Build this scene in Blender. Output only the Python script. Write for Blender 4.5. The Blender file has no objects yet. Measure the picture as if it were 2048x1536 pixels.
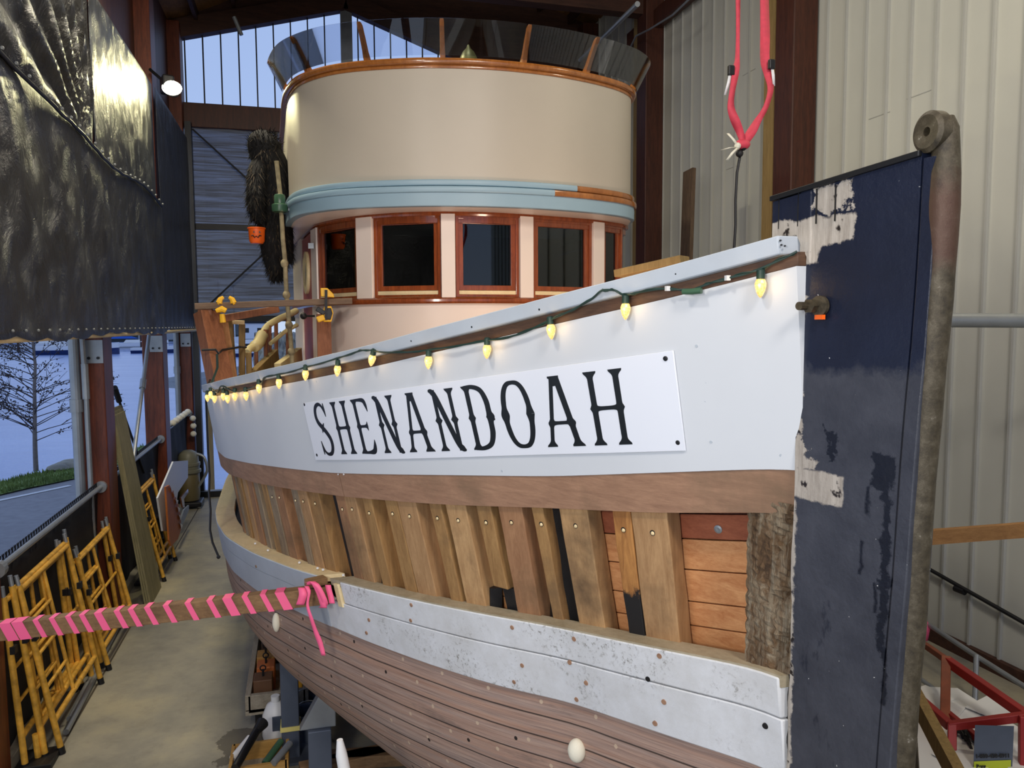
import bpy, bmesh, math, random
import numpy as np
from mathutils import Vector, Matrix
random.seed(7)
S = bpy.context.scene
COL = S.collection
R = math.radians

# ------------------------------------------------------------------ camera
F = 1539.0
YAW, PIT, ROLL, EYE = R(15.1), R(4.45), R(-0.3), 2.9
fwd = np.array([math.sin(YAW)*math.cos(PIT), math.cos(YAW)*math.cos(PIT), -math.sin(PIT)])
rgt = np.array([math.cos(YAW), -math.sin(YAW), 0.0])
upv = np.cross(rgt, fwd)
r2 = rgt*math.cos(ROLL)+upv*math.sin(ROLL)
u2 = -rgt*math.sin(ROLL)+upv*math.cos(ROLL)
CAMP = np.array([0, 0, EYE])
cd = bpy.data.cameras.new('camera'); cam = bpy.data.objects.new('camera', cd); COL.objects.link(cam)
cd.sensor_fit = 'HORIZONTAL'; cd.sensor_width = 36; cd.lens = F/2048*36; cd.clip_start = .05; cd.clip_end = 2000
M = Matrix(((r2[0], u2[0], -fwd[0], 0), (r2[1], u2[1], -fwd[1], 0), (r2[2], u2[2], -fwd[2], EYE), (0, 0, 0, 1)))
cam.matrix_world = M
S.camera = cam

def ray(x, y): return fwd+r2*(x-1024)/F-u2*(y-768)/F
def at(x, y, dep): return CAMP+ray(x, y)*dep
def onX(x, y, X): r = ray(x, y); return CAMP+r*(X/r[0])
def onY(x, y, Y): r = ray(x, y); return CAMP+r*(Y/r[1])
def onZ(x, y, Z): r = ray(x, y); return CAMP+r*((Z-EYE)/r[2])

# ------------------------------------------------------------------ world, lights, exposure
S.view_settings.view_transform = 'Standard'; S.view_settings.look = 'None'
S.view_settings.exposure = 0.0; S.view_settings.gamma = 1.0
S.view_settings.use_curve_mapping = False
w = bpy.data.worlds.new('world'); S.world = w; w.use_nodes = True
nt = w.node_tree; nt.nodes.clear()
o = nt.nodes.new('ShaderNodeOutputWorld'); b = nt.nodes.new('ShaderNodeBackground')
tc = nt.nodes.new('ShaderNodeTexCoord'); sx = nt.nodes.new('ShaderNodeSeparateXYZ')
cr = nt.nodes.new('ShaderNodeValToRGB'); nz = nt.nodes.new('ShaderNodeTexNoise'); ad = nt.nodes.new('ShaderNodeMath')
nz.inputs['Scale'].default_value = 2.2; nz.inputs['Detail'].default_value = 4
ad.operation = 'MULTIPLY_ADD'; ad.inputs[1].default_value = .22
cr.color_ramp.elements[0].position = .02; cr.color_ramp.elements[0].color = (.62, .73, .90, 1)
cr.color_ramp.elements[1].position = .75; cr.color_ramp.elements[1].color = (.30, .42, .74, 1)
e = cr.color_ramp.elements.new(.30); e.color = (.40, .54, .86, 1)
nt.links.new(tc.outputs['Generated'], sx.inputs[0]); nt.links.new(tc.outputs['Generated'], nz.inputs['Vector'])
nt.links.new(nz.outputs['Fac'], ad.inputs[0]); nt.links.new(sx.outputs['Z'], ad.inputs[2])
nt.links.new(ad.outputs[0], cr.inputs['Fac']); nt.links.new(cr.outputs[0], b.inputs['Color'])
b.inputs['Strength'].default_value = 1.0
nt.links.new(b.outputs[0], o.inputs['Surface'])

def lamp(kind, name, loc, target, power, color, size=.5, sizey=None, spot=None):
    l = bpy.data.lights.new(name, kind); l.energy = power; l.color = color
    if kind == 'AREA':
        l.size = size
        if sizey: l.shape = 'RECTANGLE'; l.size_y = sizey
    elif kind in ('POINT', 'SPOT'): l.shadow_soft_size = size
    if spot: l.spot_size = spot; l.spot_blend = .6
    ob = bpy.data.objects.new(name, l); COL.objects.link(ob); ob.location = loc
    d = Vector(target)-Vector(loc); ob.rotation_euler = d.to_track_quat('-Z', 'Y').to_euler()
    return ob
# wall flood and foredeck lamp, then unseen fills added to brighten bow, wall, aisles
lamp('AREA', 'key_flood', (-1.55, .9, 5.9), (1.4, 4.5, 2.6), 60, (1.0, .93, .84), .35)
lamp('AREA', 'front_fill', (1.2, -2.6, 6.6), (1.4, 4.0, 2.6), 185, (1.0, .90, .80), 1.2, 1.2)  # unseen fill from behind the camera, added to brighten the bow
lamp('AREA', 'deck_light', (1.9, 4.3, 2.42), (1.3, 6.4, 3.1), 20, (1.0, .70, .52), .4)
lamp('AREA', 'right_wall_fill', (1.2, 5.6, 8.2), (5.3, 5.6, 2.5), 80, (1.0, .97, .88), .8)  # unseen fill added to lift the right wall
lamp('AREA', 'left_aisle_fill', (-.9, 7.4, 7.2), (-1.1, 7.8, 0), 165, (1.0, .90, .70), .6)  # unseen fill added to brighten the left aisle floor
lamp('AREA', 'right_aisle_fill', (4.6, 3.2, 6.5), (4.2, 5.6, .6), 34, (1.0, .88, .66), .5)  # unseen fill added over the right aisle

lamp('AREA', 'hull_fill', (-1.5, -.6, 3.3), (1.0, 3.2, 1.5), 66, (1.0, .94, .85), .6)  # unseen fill added because the lower hull needs more light

# ------------------------------------------------------------------ node / material helpers
def newmat(name):
    m = bpy.data.materials.new(name); m.use_nodes = True
    n = m.node_tree; p = n.nodes['Principled BSDF']
    return m, n, p
def col4(c): return (c[0], c[1], c[2], 1)
def srgb(r, g, b):
    f = lambda v: (v/255/12.92) if v/255 <= .04045 else ((v/255+.055)/1.055)**2.4
    return (f(r), f(g), f(b))
def coords(n, kind='Object', scale=(1, 1, 1), rot=(0, 0, 0)):
    t = n.nodes.new('ShaderNodeTexCoord'); mp = n.nodes.new('ShaderNodeMapping')
    mp.inputs['Scale'].default_value = scale; mp.inputs['Rotation'].default_value = rot
    n.links.new(t.outputs[kind], mp.inputs['Vector']); return mp.outputs[0]
def noise(n, vec, scale, detail=4, rough=.55, dist=0):
    t = n.nodes.new('ShaderNodeTexNoise'); t.inputs['Scale'].default_value = scale
    t.inputs['Detail'].default_value = detail; t.inputs['Roughness'].default_value = rough
    t.inputs['Distortion'].default_value = dist
    n.links.new(vec, t.inputs['Vector']); return t.outputs['Fac']
def ramp(n, fac, stops):
    r = n.nodes.new('ShaderNodeValToRGB'); el = r.color_ramp.elements
    while len(el) < len(stops): el.new(.5)
    for e, (p, c) in zip(el, stops): e.position = p; e.color = col4(c) if len(c) == 3 else c
    n.links.new(fac, r.inputs['Fac']); return r.outputs['Color']
def val(n, op, a, b=None, clamp=False):
    m = n.nodes.new('ShaderNodeMath'); m.operation = op; m.use_clamp = clamp
    for i, v in enumerate((a, b)):
        if v is None: continue
        if isinstance(v, (int, float)): m.inputs[i].default_value = v
        else: n.links.new(v, m.inputs[i])
    return m.outputs[0]
def mixc(n, fac, a, b, mode='MIX'):
    m = n.nodes.new('ShaderNodeMix'); m.data_type = 'RGBA'; m.blend_type = mode
    for i, v in ((0, fac), (6, a), (7, b)):
        if isinstance(v, (int, float)): m.inputs[i].default_value = v
        elif isinstance(v, tuple): m.inputs[i].default_value = col4(v)
        else: n.links.new(v, m.inputs[i])
    return m.outputs[2]
def bump(n, p, h, strength=.3, dist=.01):
    b = n.nodes.new('ShaderNodeBump'); b.inputs['Strength'].default_value = strength; b.inputs['Distance'].default_value = dist
    n.links.new(h, b.inputs['Height']); n.links.new(b.outputs[0], p.inputs['Normal'])
def sepxyz(n, vec):
    s = n.nodes.new('ShaderNodeSeparateXYZ'); n.links.new(vec, s.inputs[0]); return s.outputs
def paint(name, c, rough=.5, var=.12, scale=3.0, metal=0, bmp=.05, spec=.5):
    m, n, p = newmat(name); v = coords(n)
    f = noise(n, v, scale, 5)
    d = tuple(x*(1-var) for x in c); l = tuple(min(1, x*(1+var*.5)) for x in c)
    n.links.new(ramp(n, f, [(.3, d), (.7, l)]), p.inputs['Base Color'])
    p.inputs['Roughness'].default_value = rough; p.inputs['Metallic'].default_value = metal
    p.inputs['Specular IOR Level'].default_value = spec
    bump(n, p, noise(n, v, scale*25, 3), bmp, .004)
    return m
def wood(name, c1, c2, stretch=(1, 1, 14), scale=2.0, rough=.6, kind='Object', dirt=None, spec=.4, bmp=.25, coat=0):
    """grain runs along the axis with the SMALL factor of stretch"""
    m, n, p = newmat(name); v = coords(n, kind, stretch)
    f = noise(n, v, scale, 8, .62, .6); g = noise(n, v, scale*5, 4, .7, .2)
    f2 = val(n, 'ADD', val(n, 'MULTIPLY', f, .65), val(n, 'MULTIPLY', g, .35))
    c = ramp(n, f2, [(.33, c1), (.5, tuple((a+b)/2 for a, b in zip(c1, c2))), (.66, c2)])
    if dirt:
        q = noise(n, coords(n, kind, (1, 1, 1)), 2.3, 6, .65)
        c = mixc(n, ramp(n, q, [(.5, (0, 0, 0)), (.72, (1, 1, 1))]), c, dirt)
    n.links.new(c, p.inputs['Base Color']); p.inputs['Roughness'].default_value = rough
    p.inputs['Specular IOR Level'].default_value = spec
    p.inputs['Coat Weight'].default_value = coat; p.inputs['Coat Roughness'].default_value = .1
    bump(n, p, f2, bmp, .004)
    return m
def plain(name, c, rough=.5, metal=0, emit=None, es=0):
    m, n, p = newmat(name); p.inputs['Base Color'].default_value = col4(c)
    p.inputs['Roughness'].default_value = rough; p.inputs['Metallic'].default_value = metal
    if emit: p.inputs['Emission Color'].default_value = col4(emit); p.inputs['Emission Strength'].default_value = es
    return m
def areamask(n, s, a0, a1, b0, b1, ia=1, ib=2, wob=.02, wsc=14, vec=None, soft=.006):
    """1 inside a box of the object's own coordinates with a ragged edge (worn patch with a shape of its own)"""
    q = noise(n, vec, wsc, 5, .7); q = val(n, 'MULTIPLY', val(n, 'SUBTRACT', q, .5), wob*6)
    A = val(n, 'ADD', s[ia], q); B = val(n, 'ADD', s[ib], q)
    def stepf(v, e, sign):
        d = val(n, 'SUBTRACT', v, e) if sign > 0 else val(n, 'SUBTRACT', e, v)
        return val(n, 'DIVIDE', d, soft, True)
    r = stepf(A, a0, 1)
    for v, e, sg in ((A, a1, -1), (B, b0, 1), (B, b1, -1)): r = val(n, 'MULTIPLY', r, stepf(v, e, sg))
    return r

MT = {}
MT['cream'] = paint('cream_paint', srgb(192, 183, 166), .42, .05, 1.2, bmp=.02)
MT['house'] = paint('warm_white_paint', srgb(238, 222, 208), .4, .04, 1.5, bmp=.02)
MT['blue'] = paint('pale_blue_paint', srgb(150, 178, 192), .38, .05, 2, bmp=.02)
MT['varn'] = wood('varnished_mahogany', srgb(112, 50, 20), srgb(160, 80, 36), (9, 9, 1.2), 2.4, .22, coat=.6, bmp=.08)
MT['varn2'] = wood('varnished_teak', srgb(134, 78, 34), srgb(180, 114, 54), (5, 5, 2), 2.4, .2, coat=.7, bmp=.08)
MT['fir'] = wood('fresh_fir', srgb(176, 112, 66), srgb(214, 158, 106), (16, 2, 26), 1.3, .65, bmp=.3)
MT['firred'] = wood('red_fir', srgb(126, 66, 42), srgb(160, 92, 62), (16, 2, 26), 1.3, .65)
RIBC = [(srgb(150, 112, 74), srgb(186, 148, 104)), (srgb(136, 96, 66), srgb(170, 128, 92)), (srgb(134, 98, 58), srgb(174, 136, 86)), (srgb(120, 104, 84), srgb(160, 140, 112)), (srgb(158, 120, 80), srgb(198, 160, 112))]
MT['ribs'] = [wood('frame_timber', a, b, (22, 22, 1.6), 1.6, .7, dirt=srgb(110, 86, 60)) for a, b in RIBC]
MT['ribblack'] = None
def ribstain():
    m, n, p = newmat('frame_timber_with_black_stain'); v = coords(n, 'Object', (22, 22, 1.6))
    f = noise(n, v, 1.6, 8, .62, .6)
    c = ramp(n, f, [(.35, srgb(140, 90, 44)), (.65, srgb(190, 134, 72))])
    s = sepxyz(n, coords(n)); mk = areamask(n, s, -9, 99, -9, 2.0, vec=coords(n), wob=.02, wsc=20, soft=.02)
    n.links.new(mixc(n, mk, c, srgb(22, 20, 20)), p.inputs['Base Color']); p.inputs['Roughness'].default_value = .7
    return m
MT['ribblack'] = ribstain()
MT['black_timber'] = paint('near_black_timber', srgb(26, 24, 24), .6, .4, 12, bmp=.3)
MT['ply'] = paint('white_painted_plywood', srgb(208, 212, 216), .45, .035, 2.0, bmp=.03)
MT['rail'] = paint('pale_blue_grey_primer', srgb(182, 190, 198), .5, .08, 5, bmp=.06)
MT['raildark'] = wood('dark_rail_underside', srgb(66, 46, 34), srgb(100, 72, 52), (3, 3, 20), 2, .6)
MT['guard'] = wood('brown_plywood_edge', srgb(138, 104, 82), srgb(172, 134, 106), (3, 3, 22), 2.2, .6, dirt=srgb(122, 98, 76))
MT['ledge'] = wood('pale_sanded_wood', srgb(222, 198, 148), srgb(242, 222, 176), (5, 2, 10), 2, .65, dirt=srgb(206, 188, 146))
def wornwhite():
    m, n, p = newmat('worn_white_plank_paint'); v = coords(n)
    big = noise(n, v, 2.4, 5, .6); fine = noise(n, v, 55, 6, .8)
    vor = n.nodes.new('ShaderNodeTexVoronoi'); vor.inputs['Scale'].default_value = 22
    n.links.new(v, vor.inputs['Vector'])
    sp = val(n, 'MULTIPLY', ramp(n, big, [(.47, (0, 0, 0)), (.6, (1, 1, 1))]), ramp(n, fine, [(.53, (0, 0, 0)), (.64, (1, 1, 1))]))
    c = ramp(n, noise(n, v, 6, 6, .7), [(.3, srgb(206, 206, 204)), (.7, srgb(226, 228, 230))])
    c = mixc(n, sp, c, srgb(128, 124, 116))
    n.links.new(c, p.inputs['Base Color']); p.inputs['Roughness'].default_value = .55
    bump(n, p, fine, .25, .004)
    return m
MT['wornwhite'] = wornwhite()
def hullmat():
    """bare planks: u = metres along, v = plank count (seams at whole numbers)"""
    m, n, p = newmat('bare_hull_planking')
    t = n.nodes.new('ShaderNodeTexCoord'); s = sepxyz(n, t.outputs['UV'])
    wv = noise(n, coords(n, 'UV', (.9, .2, 1)), 3, 3)
    vv = val(n, 'ADD', s[1], val(n, 'MULTIPLY', val(n, 'SUBTRACT', wv, .5), .10))
    fr = val(n, 'FRACT', vv); dd = val(n, 'MINIMUM', fr, val(n, 'SUBTRACT', 1.0, fr))
    seam = val(n, 'SUBTRACT', 1.0, val(n, 'DIVIDE', dd, .055, True))
    pl = val(n, 'FLOOR', vv)
    cb = n.nodes.new('ShaderNodeCombineXYZ'); n.links.new(s[0], cb.inputs[0]); n.links.new(s[1], cb.inputs[1]); n.links.new(pl, cb.inputs[2])
    mp = n.nodes.new('ShaderNodeMapping'); mp.inputs['Scale'].default_value = (1.2, 5, 3.7); n.links.new(cb.outputs[0], mp.inputs['Vector'])
    g = noise(n, mp.outputs[0], 2.2, 8, .68, .5)
    tone = noise(n, mp.outputs[0], .5, 3)
    c = ramp(n, g, [(.28, srgb(116, 98, 90)), (.5, srgb(160, 138, 126)), (.74, srgb(192, 164, 144))])
    c = mixc(n, ramp(n, tone, [(.35, (0, 0, 0)), (.7, (.55, .55, .55))]), c, srgb(176, 128, 98))
    # long dark stain and grey weathering
    st = noise(n, coords(n, 'UV', (.7, .35, 1)), 1.4, 6, .7)
    c = mixc(n, ramp(n, st, [(.58, (0, 0, 0)), (.70, (.7, .7, .7))]), c, srgb(78, 72, 70))
    # bungs: pale wooden plugs and empty holes on a staggered grid
    for (px_, off, colr, th) in ((.27, 0, srgb(196, 172, 146), .055), (.54, .13, srgb(40, 30, 26), .05)):
        fu = val(n, 'SUBTRACT', val(n, 'FRACT', val(n, 'ADD', val(n, 'DIVIDE', s[0], px_), val(n, 'MULTIPLY', pl, .37+off))), .5)
        du = val(n, 'MULTIPLY', fu, px_); dv = val(n, 'MULTIPLY', val(n, 'SUBTRACT', fr, .35+off), .082)
        r = val(n, 'SQRT', val(n, 'ADD', val(n, 'MULTIPLY', du, du), val(n, 'MULTIPLY', dv, dv)))
        wn = n.nodes.new('ShaderNodeTexWhiteNoise'); cc = n.nodes.new('ShaderNodeCombineXYZ')
        n.links.new(val(n, 'FLOOR', val(n, 'ADD', val(n, 'DIVIDE', s[0], px_), val(n, 'MULTIPLY', pl, .37+off))), cc.inputs[0]); n.links.new(pl, cc.inputs[1]); n.links.new(cc.outputs[0], wn.inputs['Vector'])
        c = mixc(n, val(n, 'MULTIPLY', val(n, 'LESS_THAN', r, .0085), val(n, 'GREATER_THAN', wn.outputs['Value'], .45)), c, colr)
    c = mixc(n, seam, c, srgb(34, 27, 24))
    n.links.new(c, p.inputs['Base Color']); p.inputs['Roughness'].default_value = .62
    h = val(n, 'SUBTRACT', val(n, 'MULTIPLY', g, .25), seam)
    bump(n, p, h, .6, .01)
    return m
MT['hull'] = hullmat()
def stemmat():
    m, n, p = newmat('flaking_navy_stem_paint'); v = coords(n); s = sepxyz(n, v)
    base = ramp(n, noise(n, v, 4, 5), [(.3, srgb(16, 22, 40)), (.7, srgb(24, 31, 52))])
    slate = ramp(n, noise(n, v, 7, 6, .7), [(.3, srgb(50, 52, 60)), (.7, srgb(68, 70, 78))])
    low = areamask(n, s, -9, 9, -9, 2.80, vec=v, wob=.03, wsc=6, soft=.03)
    c = mixc(n, low, base, slate)
    INK = srgb(14, 17, 28)
    for y0, y1, z0, z1, wb in ((1.517, 1.545, 2.08, 2.50, .012), (1.512, 1.575, 2.49, 2.585, .012), (1.572, 1.588, 2.42, 2.50, .006), (1.585, 1.60, 2.26, 2.36, .008), (1.545, 1.56, 2.18, 2.26, .006), (1.665, 1.70, 2.54, 2.62, .02), (1.515, 1.535, 1.96, 2.09, .008)):
        c = mixc(n, areamask(n, s, y0, y1, z0, z1, vec=v, wob=wb, wsc=16), c, INK)
    scuff = val(n, 'MULTIPLY', ramp(n, noise(n, coords(n, 'Object', (1, 9, 3)), 3.5, 7, .75), [(.56, (0, 0, 0)), (.66, (.8, .8, .8))]), areamask(n, s, 1.57, 1.76, 1.55, 2.2, vec=v, wob=.05, wsc=5, soft=.05))
    c = mixc(n, scuff, c, srgb(26, 30, 42))
    # bare weathered wood patches
    bare = mixc(n, noise(n, coords(n, 'Object', (20, 20, 2)), 3, 6, .7), srgb(92, 80, 66), srgb(220, 212, 200))
    bare = mixc(n, ramp(n, noise(n, v, 26, 3), [(.62, (0, 0, 0)), (.68, (1, 1, 1))]), bare, srgb(36, 28, 24))
    for y0, y1, z0, z1, wb in ((1.635, 1.99, 3.10, 3.175, .008), (1.635, 1.76, 3.185, 3.25, .022), (1.73, 1.83, 3.05, 3.12, .008), (1.785, 1.83, 2.98, 3.06, .004), (1.645, 1.90, 2.425, 2.51, .005), (1.785, 1.9, 1.2, 2.42, .008), (1.765, 1.9, 2.50, 2.60, .02), (1.725, 1.80, 2.505, 2.545, .016), (1.775, 1.9, 2.60, 2.78, .012), (1.77, 1.83, 2.90, 2.98, .014)):
        c = mixc(n, areamask(n, s, y0, y1, z0, z1, vec=v, wob=wb, wsc=18), c, bare)
    sc = noise(n, v, 60, 2); c = mixc(n, ramp(n, sc, [(.76, (0, 0, 0)), (.78, (1, 1, 1))]), c, srgb(190, 190, 188))
    n.links.new(c, p.inputs['Base Color']); p.inputs['Roughness'].default_value = .42
    bump(n, p, noise(n, v, 14, 6, .7), .35, .01)
    return m
MT['stem'] = stemmat()
def rotmat():
    m, n, p = newmat('rotten_weathered_timber'); v = coords(n, 'Object', (9, 9, 1.1))
    f = noise(n, v, 3, 9, .7, 1.0)
    c = ramp(n, f, [(.3, srgb(46, 32, 22)), (.45, srgb(120, 92, 62)), (.6, srgb(168, 152, 126)), (.75, srgb(200, 192, 176))])
    n.links.new(c, p.inputs['Base Color']); p.inputs['Roughness'].default_value = .85; bump(n, p, f, 1.0, .04)
    return m
MT['rot'] = rotmat()
def rust():
    m, n, p = newmat('rusty_galvanised_iron'); v = coords(n); f = noise(n, v, 26, 8, .75); s = sepxyz(n, v)
    c = ramp(n, f, [(.3, srgb(44, 38, 30)), (.5, srgb(74, 66, 50)), (.64, srgb(94, 86, 70)), (.72, srgb(176, 170, 156))])
    c = mixc(n, val(n, 'MULTIPLY', areamask(n, s, -9, 9, 3.00, 3.24, vec=v, wob=.03, wsc=7, soft=.06), .75), c, srgb(88, 60, 48))
    n.links.new(c, p.inputs['Base Color']); p.inputs['Roughness'].default_value = .5; p.inputs['Metallic'].default_value = .25
    bump(n, p, f, .3, .008); return m
MT['rust'] = rust()
def concrete():
    m, n, p = newmat('stained_concrete'); v = coords(n)
    f = noise(n, v, .9, 8, .62); g = noise(n, v, 7, 6, .7)
    c = ramp(n, f, [(.3, srgb(104, 104, 102)), (.52, srgb(152, 146, 128)), (.72, srgb(184, 172, 138))])
    c = mixc(n, val(n, 'MULTIPLY', g, .35), c, srgb(104, 98, 88), 'MULTIPLY') if False else mixc(n, ramp(n, g, [(.5, (0, 0, 0)), (.75, (.35, .35, .35))]), c, srgb(104, 98, 88))
    s = sepxyz(n, v)
    j = val(n, 'LESS_THAN', val(n, 'ABSOLUTE', val(n, 'ADD', s[0], 1.69)), .008)
    c = mixc(n, j, c, srgb(76, 68, 56))
    wet = areamask(n, s, 5.35, 5.75, -1.0, -.3, 1, 0, vec=v, wob=.06, wsc=4)
    wet = areamask(n, s, 5.2, 5.65, -.62, .1, 1, 0, vec=v, wob=.05, wsc=5)
    c = mixc(n, val(n, 'MULTIPLY', wet, .75), c, srgb(74, 66, 54))
    n.links.new(c, p.inputs['Base Color']); p.inputs['Roughness'].default_value = .55
    bump(n, p, g, .12, .01); return m
MT['concrete'] = concrete()
def tarpmat():
    m, n, p = newmat('black_plastic_tarpaulin'); v = coords(n)
    n.links.new(ramp(n, noise(n, v, 1.5, 5), [(.3, srgb(30, 30, 31)), (.7, srgb(50, 50, 49))]), p.inputs['Base Color'])
    p.inputs['Roughness'].default_value = .38; p.inputs['Specular IOR Level'].default_value = .6
    a = noise(n, coords(n, 'Object', (1, 1.2, .9)), 3.2, 7, .72, 1.4)
    bump(n, p, a, .9, .07); return m
MT['tarp'] = tarpmat()
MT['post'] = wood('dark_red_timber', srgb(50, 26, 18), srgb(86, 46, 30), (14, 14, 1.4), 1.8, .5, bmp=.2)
MT['postlit'] = wood('lit_red_timber', srgb(70, 30, 16), srgb(122, 58, 32), (14, 14, 1.4), 1.8, .45, bmp=.2)  # brighter copy of the post timber, warm glow put into its colour
MT['postpale'] = wood('pale_timber', srgb(128, 104, 62), srgb(160, 134, 86), (14, 14, 1.4), 1.8, .7)
MT['beam'] = wood('dark_roof_timber', srgb(48, 28, 20), srgb(78, 48, 34), (1.4, 10, 10), 1.8, .7)
MT['roofply'] = wood('brown_roof_plywood', srgb(96, 66, 36), srgb(140, 98, 54), (3, 1, 3), 1.5, .75)
MT['siding'] = paint('pale_metal_siding', srgb(196, 196, 186), .5, .05, 1.4, bmp=.03)
MT['seam'] = paint('siding_rib', srgb(176, 176, 170), .5, .05, 2)
MT['steel'] = paint('galvanised_steel', srgb(150, 154, 156), .4, .12, 8, metal=.5)
MT['darksteel'] = paint('dark_steel', srgb(34, 34, 36), .5, .2, 8, metal=.4)
MT['bluesteel'] = paint('blue_grey_stand_paint', srgb(84, 92, 106), .45, .12, 6, metal=.2)
MT['yellow'] = paint('worn_yellow_scaffold_paint', srgb(222, 168, 62), .5, .45, 14, metal=.1)
MT['yel2'] = plain('yellow_plastic', srgb(240, 184, 40), .4)
MT['blackp'] = plain('black_plastic', srgb(18, 18, 20), .45)
MT['red'] = paint('red_lift_paint', srgb(150, 34, 30), .45, .2, 6, metal=.1)
MT['rustred'] = paint('rusted_red_paint', srgb(132, 66, 36), .6, .3, 10)
MT['white'] = plain('white_plastic', srgb(228, 228, 226), .4)
MT['foam'] = paint('cream_expanding_foam', srgb(232, 226, 204), .8, .06, 12, bmp=.2)
MT['pink'] = plain('pink_flagging_tape', srgb(252, 104, 148), .5)
MT['strap'] = paint('red_webbing', srgb(216, 66, 84), .6, .12, 40, bmp=.3)
MT['letter'] = plain('black_lettering', srgb(14, 18, 20), .4)
MT['plate'] = plain('white_sign_board', srgb(228, 232, 240), .35)
MT['navynet'] = paint('dark_fence_fabric', srgb(28, 28, 32), .8, .3, 30, bmp=.3)
MT['fur'] = plain('black_fur', srgb(14, 12, 11), .85)
MT['fur2'] = plain('brown_fur_tips', srgb(74, 62, 46), .8)
MT['orange'] = plain('orange_plastic', srgb(250, 104, 20), .4)
MT['green'] = plain('green_lantern_paint', srgb(62, 96, 70), .3)
MT['wire'] = plain('green_wire', srgb(26, 52, 44), .5)
MT['bulb'] = None
def bulbmat():
    m, n, p = newmat('lit_faceted_bulb')
    v = coords(n); vo = n.nodes.new('ShaderNodeTexVoronoi'); vo.inputs['Scale'].default_value = 160; n.links.new(v, vo.inputs['Vector'])
    c = ramp(n, vo.outputs['Distance'], [(0, (1, .42, .06)), (.5, (1, .66, .20)), (1, (1, .88, .5))])
    n.links.new(c, p.inputs['Emission Color']); p.inputs['Emission Strength'].default_value = .95
    p.inputs['Base Color'].default_value = (.5, .3, .1, 1); p.inputs['Roughness'].default_value = .2
    return m
MT['bulb'] = bulbmat()
def glassmat(name, tint, gloss, rough=.02, transp=1.0):
    m = bpy.data.materials.new(name); m.use_nodes = True; n = m.node_tree; n.nodes.clear()
    o = n.nodes.new('ShaderNodeOutputMaterial'); g = n.nodes.new('ShaderNodeBsdfGlossy'); t = n.nodes.new('ShaderNodeBsdfTransparent')
    mx = n.nodes.new('ShaderNodeMixShader'); fr = n.nodes.new('ShaderNodeFresnel'); fr.inputs[0].default_value = 1.5
    g.inputs['Roughness'].default_value = rough; t.inputs['Color'].default_value = col4(tint)
    a = n.nodes.new('ShaderNodeMath'); a.operation = 'MULTIPLY_ADD'; a.inputs[1].default_value = gloss; a.inputs[2].default_value = .01
    n.links.new(fr.outputs[0], a.inputs[0]); n.links.new(a.outputs[0], mx.inputs[0])
    n.links.new(t.outputs[0], mx.inputs[1]); n.links.new(g.outputs[0], mx.inputs[2]); n.links.new(mx.outputs[0], o.inputs[0])
    return m
MT['glass'] = glassmat('clear_acrylic', (.86, .88, .93), .9)
MT['pane'] = glassmat('dark_window_glass', (.25, .32, .32), 1.3)
def meshscreen():
    m = bpy.data.materials.new('blue_grey_screen_cloth'); m.use_nodes = True; n = m.node_tree; p = n.nodes['Principled BSDF']
    t = n.nodes.new('ShaderNodeBsdfTransparent'); t.inputs['Color'].default_value = (.62, .70, .85, 1)
    mx = n.nodes.new('ShaderNodeMixShader'); out = n.nodes['Material Output']
    f = noise(n, coords(n, 'Object', (.25, 1, 9)), 4, 6, .7)
    n.links.new(ramp(n, f, [(.35, srgb(92, 96, 106)), (.65, srgb(140, 144, 152))]), p.inputs['Base Color'])
    p.inputs['Roughness'].default_value = .8
    fac = ramp(n, f, [(.38, (.86, .86, .86)), (.62, (.56, .56, .56))])
    n.links.new(fac, mx.inputs[0]); n.links.new(t.outputs[0], mx.inputs[1]); n.links.new(p.outputs[0], mx.inputs[2]); n.links.new(mx.outputs[0], out.inputs[0])
    return m
MT['screen'] = meshscreen()
def water():
    m, n, p = newmat('harbour_water'); v = coords(n, 'Object', (.35, 1.2, 1))
    n.links.new(ramp(n, noise(n, v, .3, 4), [(.3, srgb(146, 164, 206)), (.7, srgb(164, 182, 222))]), p.inputs['Base Color'])
    p.inputs['Roughness'].default_value = .22; bump(n, p, noise(n, v, 2.2, 6, .65), .35, .12); return m
MT['water'] = water()
MT['asphalt'] = paint('asphalt', srgb(152, 150, 150), .8, .15, 6, bmp=.3)
MT['grass'] = paint('grass', srgb(122, 142, 74), .9, .35, 3, bmp=.6)
MT['bark'] = paint('pale_bark', srgb(128, 120, 116), .8, .25, 12)
MT['twig'] = plain('dark_twig', srgb(70, 62, 62), .8)
MT['hill'] = paint('wooded_hillside', srgb(44, 54, 56), .9, .4, .2)

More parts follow.
